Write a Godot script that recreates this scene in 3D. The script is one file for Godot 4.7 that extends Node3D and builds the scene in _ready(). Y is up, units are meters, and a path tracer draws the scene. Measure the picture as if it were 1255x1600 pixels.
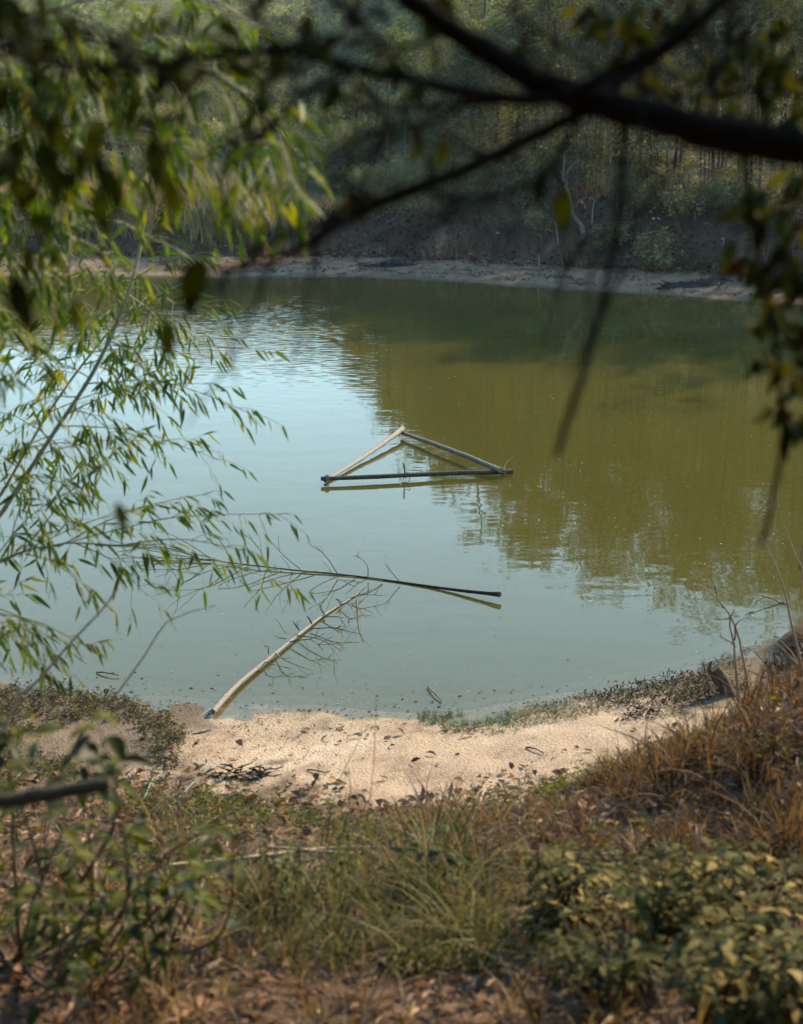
extends Node3D
# A murky pond between overgrown banks, seen from under an overhanging tree. Metres, y up, the camera looks along -z.

const EYE := 3.4
const PITCH := 15.0
const FOV := 40.0
const LENS := 2198.0            # focal length in pixels of the 1255 x 1600 photograph

var rng := RandomNumberGenerator.new()
var lens_at: Transform3D
var bumps := FastNoiseLite.new()
var patches := FastNoiseLite.new()
var fine := FastNoiseLite.new()
var taken := {}
var M := {}
var S := {}                     # shared leaf, blade and sprig meshes

# ------------------------------------------------------------------ helpers
func lin(r: float, g: float, b: float) -> Color:
	return Color(r, g, b).linear_to_srgb()

func rnd(a: float, b: float) -> float:
	return rng.randf_range(a, b)

func at(x: float, y: float, depth: float) -> Vector3:
	return lens_at * Vector3((x - 627.5) / LENS * depth, (800.0 - y) / LENS * depth, -depth)

func level(x: float, y: float, h := 0.0) -> Vector3:
	var p := at(x, y, 1.0)
	var dir := p - lens_at.origin
	return lens_at.origin + dir * ((h - lens_at.origin.y) / dir.y)

func ground_at(x: float, y: float) -> Vector3:
	var o := lens_at.origin
	var dir := (at(x, y, 1.0) - o).normalized()
	var t := 1.0
	while t < 140.0:
		var p := o + dir * t
		if p.y < land(p.x, p.z):
			break
		t += 0.02 + t * 0.003
	return o + dir * t

func numbered(called: String) -> String:
	var n: int = taken.get(called, 0)
	taken[called] = n + 1
	return called if n == 0 else "%s_%03d" % [called, n]

func tag(o: Node, label: String, category: String, group := "", kind := "") -> Node:
	if label: o.set_meta("label", label)
	if category: o.set_meta("category", category)
	if group: o.set_meta("group", group)
	if kind: o.set_meta("kind", kind)
	return o

func thing(called: String, label: String, category: String, where: Vector3, group := "") -> Node3D:
	var o := Node3D.new()
	o.name = numbered(called)
	add_child(o)
	o.position = where
	tag(o, label, category, group)
	return o

func part(called: String, mesh: Mesh, mat: Material, parent: Node3D, xf := Transform3D()) -> MeshInstance3D:
	var o := MeshInstance3D.new()
	o.name = called
	o.mesh = mesh
	o.material_override = mat
	o.transform = xf
	parent.add_child(o, true)
	return o

func single(called: String, mesh: Mesh, mat: Material, label: String, category: String, group := "", kind := "") -> MeshInstance3D:
	var o := part(numbered(called), mesh, mat, self)
	tag(o, label, category, group, kind)
	return o

func many(called: String, mesh: Mesh, mat: Material, xs: Array, cols: Array, parent: Node3D) -> MultiMeshInstance3D:
	var mm := MultiMesh.new()
	mm.transform_format = MultiMesh.TRANSFORM_3D
	mm.use_colors = true
	mm.mesh = mesh
	mm.instance_count = xs.size()
	for i in xs.size():
		mm.set_instance_transform(i, xs[i])
		mm.set_instance_color(i, cols[i])
	var o := MultiMeshInstance3D.new()
	o.name = called
	o.multimesh = mm
	o.material_override = mat
	parent.add_child(o, true)
	return o

func mat(called: String, c: Color, rough := 0.8, back := Color.BLACK, spec := 0.4) -> StandardMaterial3D:
	var m := StandardMaterial3D.new()
	m.resource_name = called
	m.albedo_color = c
	m.roughness = rough
	m.metallic_specular = spec
	m.vertex_color_use_as_albedo = true
	if back != Color.BLACK:
		m.backlight_enabled = true
		m.backlight = back
	return m

func noise_tex(freq: float, lo: Color, hi: Color, seed_n := 1, oct := 4, size := 512) -> NoiseTexture2D:
	var n := FastNoiseLite.new()
	n.seed = seed_n
	n.noise_type = FastNoiseLite.TYPE_SIMPLEX_SMOOTH
	n.frequency = freq
	n.fractal_octaves = oct
	var t := NoiseTexture2D.new()
	t.width = size
	t.height = size
	t.seamless = true
	t.noise = n
	var g := Gradient.new()
	g.set_color(0, lo)
	g.set_color(1, hi)
	t.color_ramp = g
	return t

# a bark or culm skin: two tones of noise stretched along the stem
func skin(called: String, lo: Color, hi: Color, scale: Vector3, rough := 0.8, relief := 0.3, seed_n := 3) -> StandardMaterial3D:
	var m := mat(called, Color.WHITE, rough)
	m.albedo_texture = noise_tex(0.02, lo, hi, seed_n)
	m.uv1_triplanar = true
	m.uv1_scale = scale
	m.heightmap_enabled = true
	m.heightmap_texture = noise_tex(0.03, Color.BLACK, Color.WHITE, seed_n + 7)
	m.heightmap_scale = relief
	return m

func smooth_path(pts: Array, each := 6, amp := 0.0) -> PackedVector3Array:
	var out := PackedVector3Array()
	var n := pts.size()
	for i in n - 1:
		var a: Vector3 = pts[maxi(i - 1, 0)]
		var b: Vector3 = pts[i]
		var c: Vector3 = pts[i + 1]
		var d: Vector3 = pts[mini(i + 2, n - 1)]
		for k in each:
			var p := b.cubic_interpolate(c, a, d, float(k) / each)
			if amp > 0.0 and (i > 0 or k > 0):
				p += Vector3(rnd(-amp, amp), rnd(-amp, amp), rnd(-amp, amp))
			out.append(p)
	out.append(pts[n - 1])
	return out

# a swept tube with a radius for every point, closed at both ends
func tube_into(st: SurfaceTool, pts: PackedVector3Array, rad: PackedFloat32Array, sides := 6, col := Color.WHITE) -> void:
	var n := pts.size()
	var right := Vector3.ZERO
	var rings := []
	for i in n:
		var t := (pts[mini(i + 1, n - 1)] - pts[maxi(i - 1, 0)]).normalized()
		if right == Vector3.ZERO:
			right = t.cross(Vector3.UP if absf(t.y) < 0.9 else Vector3.RIGHT).normalized()
		right = (right - t * right.dot(t)).normalized()
		var up := right.cross(t)
		var ring := PackedVector3Array()
		for k in sides:
			var a := TAU * k / sides
			ring.append(right * cos(a) + up * sin(a))
		rings.append(ring)
	st.set_color(col)
	for i in n - 1:
		for k in sides:
			var k2 := (k + 1) % sides
			var q := [[i, k], [i + 1, k2], [i + 1, k], [i, k], [i, k2], [i + 1, k2]]
			for v in q:
				var nr: Vector3 = rings[v[0]][v[1]]
				st.set_normal(nr)
				st.add_vertex(pts[v[0]] + nr * rad[v[0]])
	for e in [0, n - 1]:
		var way: Vector3 = (pts[0] - pts[1]).normalized() if e == 0 else (pts[n - 1] - pts[n - 2]).normalized()
		st.set_normal(way)
		for k in sides:
			var k2 := (k + 1) % sides
			var a: Vector3 = pts[e] + rings[e][k] * rad[e]
			var b: Vector3 = pts[e] + rings[e][k2] * rad[e]
			st.add_vertex(pts[e] + way * rad[e] * 0.25)
			st.add_vertex(b if e == 0 else a)
			st.add_vertex(a if e == 0 else b)

func tube(pts: PackedVector3Array, r0: float, r1: float, sides := 6, lump := 0.0) -> ArrayMesh:
	var st := SurfaceTool.new()
	st.begin(Mesh.PRIMITIVE_TRIANGLES)
	var rad := PackedFloat32Array()
	for i in pts.size():
		rad.append(lerpf(r0, r1, float(i) / (pts.size() - 1)) * (1.0 + rnd(-lump, lump)))
	tube_into(st, pts, rad, sides)
	return st.commit()

# a bamboo culm: a tube with a swollen ring at every node
func culm(pts: PackedVector3Array, r0: float, r1: float, spacing: float, sides := 8, taper := 1.0) -> ArrayMesh:
	var c := Curve3D.new()
	c.bake_interval = 0.02
	for p in pts: c.add_point(p)
	var whole := c.get_baked_length()
	var out := PackedVector3Array()
	var rad := PackedFloat32Array()
	var s := 0.0
	while s < whole:
		for o in [[0.0, 1.0], [0.35, 1.0], [0.92, 1.0], [0.955, 1.2], [0.972, 0.88], [0.985, 1.14]]:
			var l: float = s + o[0] * spacing
			if l < whole:
				out.append(c.sample_baked(l, true))
				rad.append(lerpf(r0, r1, pow(l / whole, taper)) * o[1] * rnd(0.95, 1.05))
		s += spacing * rnd(0.9, 1.1)
	out.append(c.sample_baked(whole))
	rad.append(r1)
	var st := SurfaceTool.new()
	st.begin(Mesh.PRIMITIVE_TRIANGLES)
	tube_into(st, out, rad, sides)
	return st.commit()

# a leaf along +y, its face towards +z: wide is the half width, fat where it is widest, fold the depth of the midrib, droop the bend of the tip
func leaf_into(st: SurfaceTool, xf: Transform3D, wide: float, fat: float, fold: float, droop: float, col := Color.WHITE, cuts := 4, curl := 0.0) -> void:
	var rows := []
	for i in cuts + 1:
		var t := float(i) / cuts
		var w := wide * pow(sin(PI * pow(t, log(0.5) / log(fat))), 0.8) if i > 0 and i < cuts else wide * 0.04
		var z := -droop * t * t
		var x := curl * sin(PI * t)
		rows.append([xf * Vector3(x - w, t, z + fold * w / wide), xf * Vector3(x, t, z), xf * Vector3(x + w, t, z + fold * w / wide)])
	st.set_color(col)
	for i in cuts:
		for k in 2:
			var a: Vector3 = rows[i][k]
			var b: Vector3 = rows[i + 1][k]
			var c: Vector3 = rows[i + 1][k + 1]
			var d: Vector3 = rows[i][k + 1]
			for v in [a, b, c, a, c, d]:
				st.add_vertex(v)

func leaf_mesh(wide: float, fat: float, fold: float, droop: float, cuts := 4, curl := 0.0) -> ArrayMesh:
	var st := SurfaceTool.new()
	st.begin(Mesh.PRIMITIVE_TRIANGLES)
	st.set_smooth_group(0)
	leaf_into(st, Transform3D(), wide, fat, fold, droop, Color.WHITE, cuts, curl)
	st.index()
	st.generate_normals()
	return st.commit()

# leaf frame: y along dir, z near face
func aim(pos: Vector3, dir: Vector3, face: Vector3, size: float) -> Transform3D:
	var y := dir.normalized()
	var x := y.cross(face)
	if x.length() < 0.01:
		x = y.cross(Vector3(0.3, 0.5, 0.8))
	x = x.normalized()
	return Transform3D(Basis(x * size, y * size, x.cross(y) * size), pos)

func any_dir() -> Vector3:
	return Vector3(rnd(-1, 1), rnd(-1, 1), rnd(-1, 1)).normalized()

# a twig with leaves on it, the unit of every far crown
func sprig(n: int, wide: float, fat: float, long: float, spread: float, hang: float) -> ArrayMesh:
	var st := SurfaceTool.new()
	st.begin(Mesh.PRIMITIVE_TRIANGLES)
	st.set_smooth_group(-1)
	for i in n:
		var t := float(i + 0.5) / n
		var a := rnd(0, TAU)
		var dir := Vector3(cos(a) * spread, 0.6 - hang, sin(a) * spread)
		var p := Vector3(rnd(-0.08, 0.08), t * 0.9 - 0.3, rnd(-0.08, 0.08))
		leaf_into(st, aim(p, dir, any_dir() + Vector3.UP, long * rnd(0.7, 1.2)), wide, fat, wide * 0.3, rnd(0.05, 0.3), Color(1, 1, 1) * rnd(0.75, 1.25), 2)
	st.generate_normals()
	return st.commit()

func tuft(n: int, lean: float, wide: float) -> ArrayMesh:
	var st := SurfaceTool.new()
	st.begin(Mesh.PRIMITIVE_TRIANGLES)
	st.set_smooth_group(-1)
	for i in n:
		var a := rnd(0, TAU)
		var out := Vector3(cos(a), 0, sin(a))
		var side := Vector3(-sin(a + rnd(-0.6, 0.6)), 0, cos(a))
		var root := out * rnd(0, 0.12)
		var h := rnd(0.5, 1.0)
		var l := lean * rnd(0.3, 1.6)
		var last := root
		var lw := wide
		st.set_color(Color(1, 1, 1) * rnd(0.65, 1.3))
		for k in 4:
			var t := (k + 1) / 4.0
			var p := root + out * l * t * t * h + Vector3.UP * h * (t - 0.35 * l * t * t * t)
			var w := wide * (1.0 - t * 0.9)
			for v in [last - side * lw, p - side * w, p + side * w, last - side * lw, p + side * w, last + side * lw]:
				st.add_vertex(v)
			last = p
			lw = w
	st.generate_normals()
	return st.commit()

# ------------------------------------------------------------------ the lie of the land
func near_shore(x: float) -> float:
	var d := 7.9
	if x > 2.85:
		d += 1.543 + (x - 2.85) * 1.15
	elif x > 0:
		d += 0.19 * x * x
	else:
		d += 0.082 * x * x
	return d

func far_shore(x: float) -> float:
	var s := x + 0.4
	return 35.5 - 0.7 * (s + sqrt(s * s + 1.2)) * 0.5

func mound_edge(d: float) -> float:
	return 1.3 + (minf(d, 8.0) - 6.8) * 0.82 + maxf(d - 8.0, 0.0) * 0.2

func land(x: float, z: float) -> float:
	var d := -z
	var wob := patches.get_noise_2d(x * 9.0, z * 9.0)
	var n := near_shore(x) + wob * 0.16
	var f := far_shore(x) + wob * 0.5
	var mid := (n + f) * 0.5
	var rough := bumps.get_noise_2d(x * 22.0, z * 22.0)
	var hn: float
	var t := n - d
	if t < 0.0:
		hn = -1.3 * (1.0 - exp(t * 0.115))
		hn += rough * 0.012
	else:
		hn = 0.045 * t + 0.255 * (maxf(t - 1.15, 0.0) + 0.12 * (exp(-maxf(t - 1.15, 0.0) / 0.12) - 1.0))
		hn = minf(hn, 2.0 + 0.02 * t)
		var m := x - mound_edge(d)
		var reach := smoothstep(4.2, 6.2, d)
		hn += reach * (0.17 * smoothstep(-0.05, 0.3, m + wob * 0.3) + 0.48 * smoothstep(0.2, 1.7, m)) * smoothstep(0.0, 0.35, t + 0.1)
		var wild := smoothstep(1.0, 1.7, t + maxf(0.0, m) * 4.0)
		hn += rough * lerpf(0.014, 0.05, wild) + fine.get_noise_2d(x * 60.0, z * 60.0) * lerpf(0.009, 0.018, wild)
	var hf: float
	t = d - f
	if t < 0.0:
		hf = -1.3 * (1.0 - exp(t * 0.1))
	else:
		var open := smoothstep(3.0, -2.5, x * 40.0 / maxf(d, 40.0))   # 1 where the valley runs on, at left
		var start := lerpf(3.6, 14.0, open)
		hf = 0.1 * minf(t, 3.2) + 1.02 * smoothstep(3.0, 4.7, t + wob * 0.7) + lerpf(0.28, 0.135, open) * maxf(t - start, 0.0)
		hf = minf(hf, lerpf(9.5, 24.0, open) + 0.02 * t)
		hf += rough * lerpf(0.03, 0.16, smoothstep(2.0, 5.0, t))
	return lerpf(hn, hf, smoothstep(mid - 2.0, mid + 2.0, d))

func land_color(x: float, z: float, h: float) -> Color:
	var d := -z
	var p := patches.get_noise_2d(x * 14.0, z * 14.0)
	var q := bumps.get_noise_2d(x * 40.0, z * 40.0)
	var r := fine.get_noise_2d(x * 90.0, z * 90.0)
	var g := fine.get_noise_2d(x * 230.0, z * 300.0)
	var n := near_shore(x)
	var f := far_shore(x)
	var sand := Color(0.46, 0.345, 0.23)
	var soil := Color(0.07, 0.046, 0.03)
	var silt := Color(0.1, 0.085, 0.05)
	var c: Color
	if d < (n + f) * 0.5:
		var t := n - d
		var m := x - mound_edge(d)
		sand = sand.lerp(Color(0.36, 0.25, 0.17), clampf(0.5 + q * 1.2 + r * 0.6, 0, 1) * 0.6)
		sand = sand.lerp(Color(0.6, 0.475, 0.34), clampf(p * 2.0 + r * 0.8 + g * 0.8, 0, 1) * 0.8)
		sand = sand.lerp(Color(0.2, 0.145, 0.09), smoothstep(0.15, 0.5, g * 0.8 + q * 0.5 - p * 0.4) * 0.55)
		c = sand
		# dark wet silt with old leaves lies in flecks along the waterline and under the water
		var wet := smoothstep(0.0, 0.3, 0.2 - t * 0.9 + p * 0.4 + r * 0.25 + g * 0.1)
		c = c.lerp(silt, wet * 0.7)
		c = c.lerp(Color(0.11, 0.085, 0.055), smoothstep(0.0, 0.4, x - 1.45 - maxf(0.0, t - 0.45) * 1.6 + p * 0.9 + r * 0.4 + g * 0.2) * 0.8)   # old leaves rotting on the right shore
		var left := smoothstep(0.1, 0.5, -0.9 - x + p * 0.8 + r * 0.3 - maxf(0, t - 1.0) * 0.4)
		c = c.lerp(Color(0.12, 0.09, 0.06), left * 0.8)
		var wild := maxf(smoothstep(0.0, 0.45, t - 0.98 + p * 0.9 + r * 0.5), smoothstep(-0.1, 0.15, m + p * 0.3 + r * 0.1))
		if t > 0.0:
			var earth := soil.lerp(Color(0.14, 0.092, 0.06), clampf(0.4 + p * 1.6 + r, 0, 1))
			earth = earth.lerp(Color(0.085, 0.05, 0.028), smoothstep(-0.1, 0.2, m + p * 0.3) * 0.7)
			c = c.lerp(earth, wild)
	else:
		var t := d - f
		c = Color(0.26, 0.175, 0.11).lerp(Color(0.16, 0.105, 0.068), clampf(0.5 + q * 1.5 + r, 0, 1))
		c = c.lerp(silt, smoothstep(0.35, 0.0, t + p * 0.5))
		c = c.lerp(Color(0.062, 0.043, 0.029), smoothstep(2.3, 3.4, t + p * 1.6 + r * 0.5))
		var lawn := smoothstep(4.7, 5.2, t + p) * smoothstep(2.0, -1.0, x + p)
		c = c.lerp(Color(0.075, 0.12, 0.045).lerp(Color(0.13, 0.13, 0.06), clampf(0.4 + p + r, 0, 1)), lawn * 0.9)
	return Color(c.r, c.g, c.b, 1.0)

func steps(from: float, fine_lo: float, fine_hi: float, to: float, cell: float, cap_lo: float, cap_hi: float) -> PackedFloat32Array:
	var up := PackedFloat32Array()
	var v := fine_lo
	while v < fine_hi:
		up.append(v)
		v += cell
	var s := cell
	while v < to:
		up.append(v)
		s = minf(s * 1.06, 0.25) if v < cap_hi else s * 1.12
		v += s
	up.append(to)
	var down := PackedFloat32Array()
	v = fine_lo - cell
	s = cell
	while v > from:
		down.append(v)
		s = minf(s * 1.06, 0.25) if v > cap_lo else s * 1.12
		v -= s
	down.append(from)
	down.reverse()
	down.append_array(up)
	return down

func make_ground() -> void:
	var xs := steps(-160.0, -3.6, 3.9, 160.0, 0.045, -14.0, 14.0)
	var ds := steps(-60.0, 3.0, 9.8, 190.0, 0.045, 1.0, 48.0)
	var nx := xs.size()
	var nd := ds.size()
	var pos := PackedVector3Array()
	var col := PackedColorArray()
	pos.resize(nx * nd)
	col.resize(nx * nd)
	for j in nd:
		for i in nx:
			var h := land(xs[i], -ds[j])
			pos[j * nx + i] = Vector3(xs[i], h, -ds[j])
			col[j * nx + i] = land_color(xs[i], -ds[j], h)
	var nor := PackedVector3Array()
	nor.resize(nx * nd)
	for j in nd:
		for i in nx:
			var a := pos[j * nx + mini(i + 1, nx - 1)] - pos[j * nx + maxi(i - 1, 0)]
			var b := pos[mini(j + 1, nd - 1) * nx + i] - pos[maxi(j - 1, 0) * nx + i]
			nor[j * nx + i] = a.cross(b).normalized()
	var idx := PackedInt32Array()
	idx.resize((nx - 1) * (nd - 1) * 6)
	var k := 0
	for j in nd - 1:
		for i in nx - 1:
			var a := j * nx + i
			for v in [a, a + nx, a + nx + 1, a, a + nx + 1, a + 1]:
				idx[k] = v
				k += 1
	var arr := []
	arr.resize(Mesh.ARRAY_MAX)
	arr[Mesh.ARRAY_VERTEX] = pos
	arr[Mesh.ARRAY_NORMAL] = nor
	arr[Mesh.ARRAY_COLOR] = col
	arr[Mesh.ARRAY_INDEX] = idx
	var mesh := ArrayMesh.new()
	mesh.add_surface_from_arrays(Mesh.PRIMITIVE_TRIANGLES, arr)
	if nor[nx * 20 + 20].y < 0:
		push_error("normals")
	var m := mat("earth", Color.WHITE, 0.95, Color.BLACK, 0.25)
	m.albedo_texture = noise_tex(0.03, lin(0.62, 0.6, 0.58), lin(1.0, 1.0, 1.0), 11, 5, 1024)
	m.uv1_triplanar = true
	m.uv1_world_triplanar = true
	m.uv1_scale = Vector3.ONE * 0.9
	m.heightmap_enabled = true
	m.heightmap_texture = noise_tex(0.05, Color.BLACK, Color.WHITE, 12, 5, 1024)
	m.heightmap_scale = 0.7
	var o := part("ground", mesh, m, self)
	tag(o, "sandy pond shore, grassy slope and far overgrown bank", "ground", "", "structure")

func make_water() -> void:
	var w := MeshInstance3D.new()
	w.name = "water"
	var pm := PlaneMesh.new()
	pm.size = Vector2(48, 36)
	w.mesh = pm
	w.position = Vector3(0, 0, -22)
	var m := StandardMaterial3D.new()
	m.resource_name = "murky water"
	m.albedo_color = Color(lin(0.09, 0.079, 0.015), 0.42)
	m.transparency = BaseMaterial3D.TRANSPARENCY_ALPHA
	m.roughness = 0.02
	m.metallic_specular = 0.36
	m.heightmap_enabled = true
	m.heightmap_texture = ripples()
	m.heightmap_scale = 1.3
	w.material_override = m
	add_child(w)
	tag(w, "murky green pond water mirroring the sky and trees", "water", "", "structure")
	# suspended silt: the deeper the water, the more of these thin layers lie in it
	var k := 0
	for y in [-0.025, -0.055, -0.09, -0.135]:
		var s := StandardMaterial3D.new()
		s.resource_name = "silt"
		s.albedo_color = Color(lin(0.09, 0.079, 0.017), 0.42)
		s.transparency = BaseMaterial3D.TRANSPARENCY_ALPHA
		s.roughness = 1.0
		s.metallic_specular = 0.0
		var o := part("silt_layer", pm, s, w, Transform3D(Basis(), Vector3(0, y, 0)))
		o.set_meta("kind", "stuff")
		k += 1

# wavelets: almost still near the shore, a patch of breeze on the far left part of the pond
func ripples() -> ImageTexture:
	var size := 1024
	var calm := FastNoiseLite.new()
	calm.seed = 5
	calm.frequency = 0.9
	calm.fractal_octaves = 2
	var wind := FastNoiseLite.new()
	wind.seed = 9
	wind.noise_type = FastNoiseLite.TYPE_SIMPLEX_SMOOTH
	wind.frequency = 3.0
	wind.fractal_octaves = 2
	var data := PackedFloat32Array()
	data.resize(size * size)
	for j in size:
		var d := 40.0 - (j + 0.5) / size * 36.0
		for i in size:
			var x := (i + 0.5) / size * 48.0 - 24.0
			var c := -2.0 - (d - 20.0) * 0.13
			var v := 0.0
			if d > 16.0:
				v = smoothstep(1.3, 0.0, absf((x - c) / (3.2 + (d - 18.0) * 0.1)) + patches.get_noise_2d(x * 6, d * 6) * 0.6) * smoothstep(15.0, 26.0, d) * smoothstep(35.0, 29.0, d)
			var h := 0.13 * calm.get_noise_2d(x, d * 1.5) + (v * 0.36 + 0.05) * wind.get_noise_2d(x * 0.9, d * 2.4)
			data[j * size + i] = 0.5 + 0.5 * h
	return ImageTexture.create_from_image(Image.create_from_data(size, size, false, Image.FORMAT_RF, data.to_byte_array()))

# ------------------------------------------------------------------ shared shapes and materials
func make_stock() -> void:
	S.bamboo_leaf = []
	S.broad_leaf = []
	for i in 4:
		S.bamboo_leaf.append(leaf_mesh(rnd(0.065, 0.09), 0.36, 0.02, rnd(0.0, 0.13), 5, rnd(-0.03, 0.03)))
		S.broad_leaf.append(leaf_mesh(rnd(0.17, 0.25), rnd(0.38, 0.46), rnd(0.05, 0.14), rnd(0.1, 0.5), 5, rnd(-0.1, 0.1)))
	S.oval_leaf = []
	for i in 3:
		S.oval_leaf.append(leaf_mesh(rnd(0.18, 0.23), 0.5, 0.05, rnd(0.05, 0.3), 4, rnd(-0.05, 0.05)))
	S.bamboo_sprig = []
	S.shrub_sprig = []
	for i in 3:
		S.bamboo_sprig.append(sprig(13, 0.075, 0.38, 0.42, 0.8, 0.75))
		S.shrub_sprig.append(sprig(13, 0.2, 0.48, 0.26, 1.0, 0.4))
	S.tuft = [tuft(7, 0.5, 0.018), tuft(6, 1.0, 0.024), tuft(8, 0.75, 0.015)]
	S.litter = []
	for i in 4:
		S.litter.append(leaf_mesh([0.3, 0.16, 0.16, 0.2][i] * rnd(0.9, 1.1), 0.45, rnd(0.05, 0.2), rnd(-0.3, 0.4), 3, rnd(-0.15, 0.15)))
	var green := Color(1.0, 1.0, 0.55)
	M.bamboo = [mat("bamboo leaf", lin(0.105, 0.145, 0.018), 0.55, Color(0.97, 1.0, 0.2), 0.3), mat("bamboo leaf fresh", lin(0.085, 0.13, 0.018), 0.55, Color(0.93, 1.0, 0.2), 0.3), mat("bamboo leaf deep", lin(0.05, 0.085, 0.015), 0.55, Color(0.85, 0.95, 0.2), 0.3), mat("bamboo leaf mid", lin(0.075, 0.115, 0.018), 0.55, Color(0.93, 1.0, 0.2), 0.3), mat("bamboo leaf pale", lin(0.17, 0.18, 0.035), 0.55, Color(1.0, 0.98, 0.25), 0.3)]
	M.broad = [mat("broad leaf", lin(0.055, 0.072, 0.009), 0.6, Color(0.9, 0.9, 0.12), 0.25), mat("broad leaf young", lin(0.12, 0.13, 0.015), 0.6, Color(1.0, 0.95, 0.12), 0.25), mat("broad leaf deep", lin(0.022, 0.032, 0.007), 0.5, Color(0.75, 0.8, 0.15), 0.3), mat("broad leaf mid", lin(0.04, 0.052, 0.008), 0.6, Color(0.8, 0.85, 0.12), 0.25)]
	M.tree_leaf = [mat("tree leaf", lin(0.045, 0.055, 0.014), 0.7, Color(0.65, 0.65, 0.2), 0.12), mat("tree leaf yellowing", lin(0.1, 0.092, 0.02), 0.7, Color(0.75, 0.72, 0.2), 0.12), mat("tree leaf dark", lin(0.022, 0.027, 0.01), 0.7, Color(0.5, 0.5, 0.2), 0.12), mat("tree leaf deep", lin(0.028, 0.036, 0.01), 0.7, Color(0.55, 0.55, 0.2), 0.12), mat("tree leaf brown", lin(0.035, 0.024, 0.014), 0.7, Color(0.5, 0.42, 0.2), 0.12)]
	M.bush_leaf = [mat("bush leaf highlight", lin(0.33, 0.25, 0.09), 0.8, Color(0.9, 0.8, 0.3), 0.2), mat("bush leaf", lin(0.09, 0.085, 0.022), 0.75, Color(0.85, 0.8, 0.2), 0.2), mat("bush leaf olive", lin(0.13, 0.115, 0.035), 0.75, Color(0.9, 0.8, 0.25), 0.2), mat("bush leaf deep", lin(0.04, 0.043, 0.013), 0.7, Color(0.75, 0.8, 0.2), 0.2), mat("bush leaf dull", lin(0.06, 0.062, 0.02), 0.7, Color(0.75, 0.8, 0.2), 0.2)]  # the palest tone paints in leaves catching the sun
	M.foliage = mat("foliage", Color.WHITE, 0.6, green)
	M.straw = mat("straw", Color.WHITE, 0.85, Color(0.85, 0.78, 0.5), 0.2)
	M.litter = mat("leaf litter", Color.WHITE, 0.95, Color(0.5, 0.45, 0.3), 0.1)
	M.bark = skin("dark bark", lin(0.014, 0.01, 0.007), lin(0.045, 0.033, 0.024), Vector3(9, 9, 9), 1.0, 0.5)
	M.bark.metallic_specular = 0.1
	M.twig = mat("twig bark", lin(0.07, 0.052, 0.036), 0.85)
	M.cane = skin("green cane", lin(0.2, 0.18, 0.07), lin(0.34, 0.28, 0.14), Vector3(6, 1.5, 6), 0.5, 0.05, 21)
	M.twig_green = mat("cane twig", lin(0.2, 0.18, 0.07), 0.6)
	M.dead_cane = skin("weathered cane", lin(0.12, 0.1, 0.08), lin(0.33, 0.29, 0.235), Vector3(2.5, 2.5, 2.5), 0.8, 0.12, 31)
	M.wet_cane = skin("dark wet cane", lin(0.03, 0.028, 0.018), lin(0.13, 0.115, 0.08), Vector3(2.5, 2.5, 2.5), 0.85, 0.1, 41)
	M.wet_cane.metallic_specular = 0.2
	M.pole = skin("grey bamboo pole", lin(0.09, 0.082, 0.062), lin(0.3, 0.27, 0.21), Vector3(2.5, 2.5, 2.5), 0.85, 0.12, 51)
	M.pole.metallic_specular = 0.2
	M.soaked = skin("soaked black cane", lin(0.018, 0.017, 0.013), lin(0.06, 0.055, 0.04), Vector3(9, 9, 9), 0.85, 0.1, 45)
	M.soaked.metallic_specular = 0.2
	M.dead_wood = skin("dead wood", lin(0.09, 0.07, 0.05), lin(0.24, 0.19, 0.145), Vector3(4, 4, 4), 0.9, 0.3, 48)
	M.dead_twig = mat("dead twig", lin(0.12, 0.1, 0.075), 0.8)
	M.char = skin("charred wood", lin(0.006, 0.006, 0.006), lin(0.03, 0.027, 0.025), Vector3(12, 12, 12), 0.9, 0.4, 61)
	M.cane_dark = skin("mossy cut wood", lin(0.035, 0.028, 0.016), lin(0.12, 0.1, 0.05), Vector3(9, 9, 9), 0.85, 0.3, 81)
	M.bark_grey = skin("grey weathered wood", lin(0.05, 0.04, 0.03), lin(0.15, 0.125, 0.095), Vector3(10, 6, 10), 0.9, 0.4, 91)
	M.plastic = mat("pale plastic", lin(0.55, 0.58, 0.62), 0.4)
	M.cord = mat("teal cord", lin(0.12, 0.24, 0.2), 0.6)
	M.dry = skin("dry stem", lin(0.3, 0.2, 0.11), lin(0.5, 0.37, 0.23), Vector3(8, 8, 8), 0.8, 0.1, 71)

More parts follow.
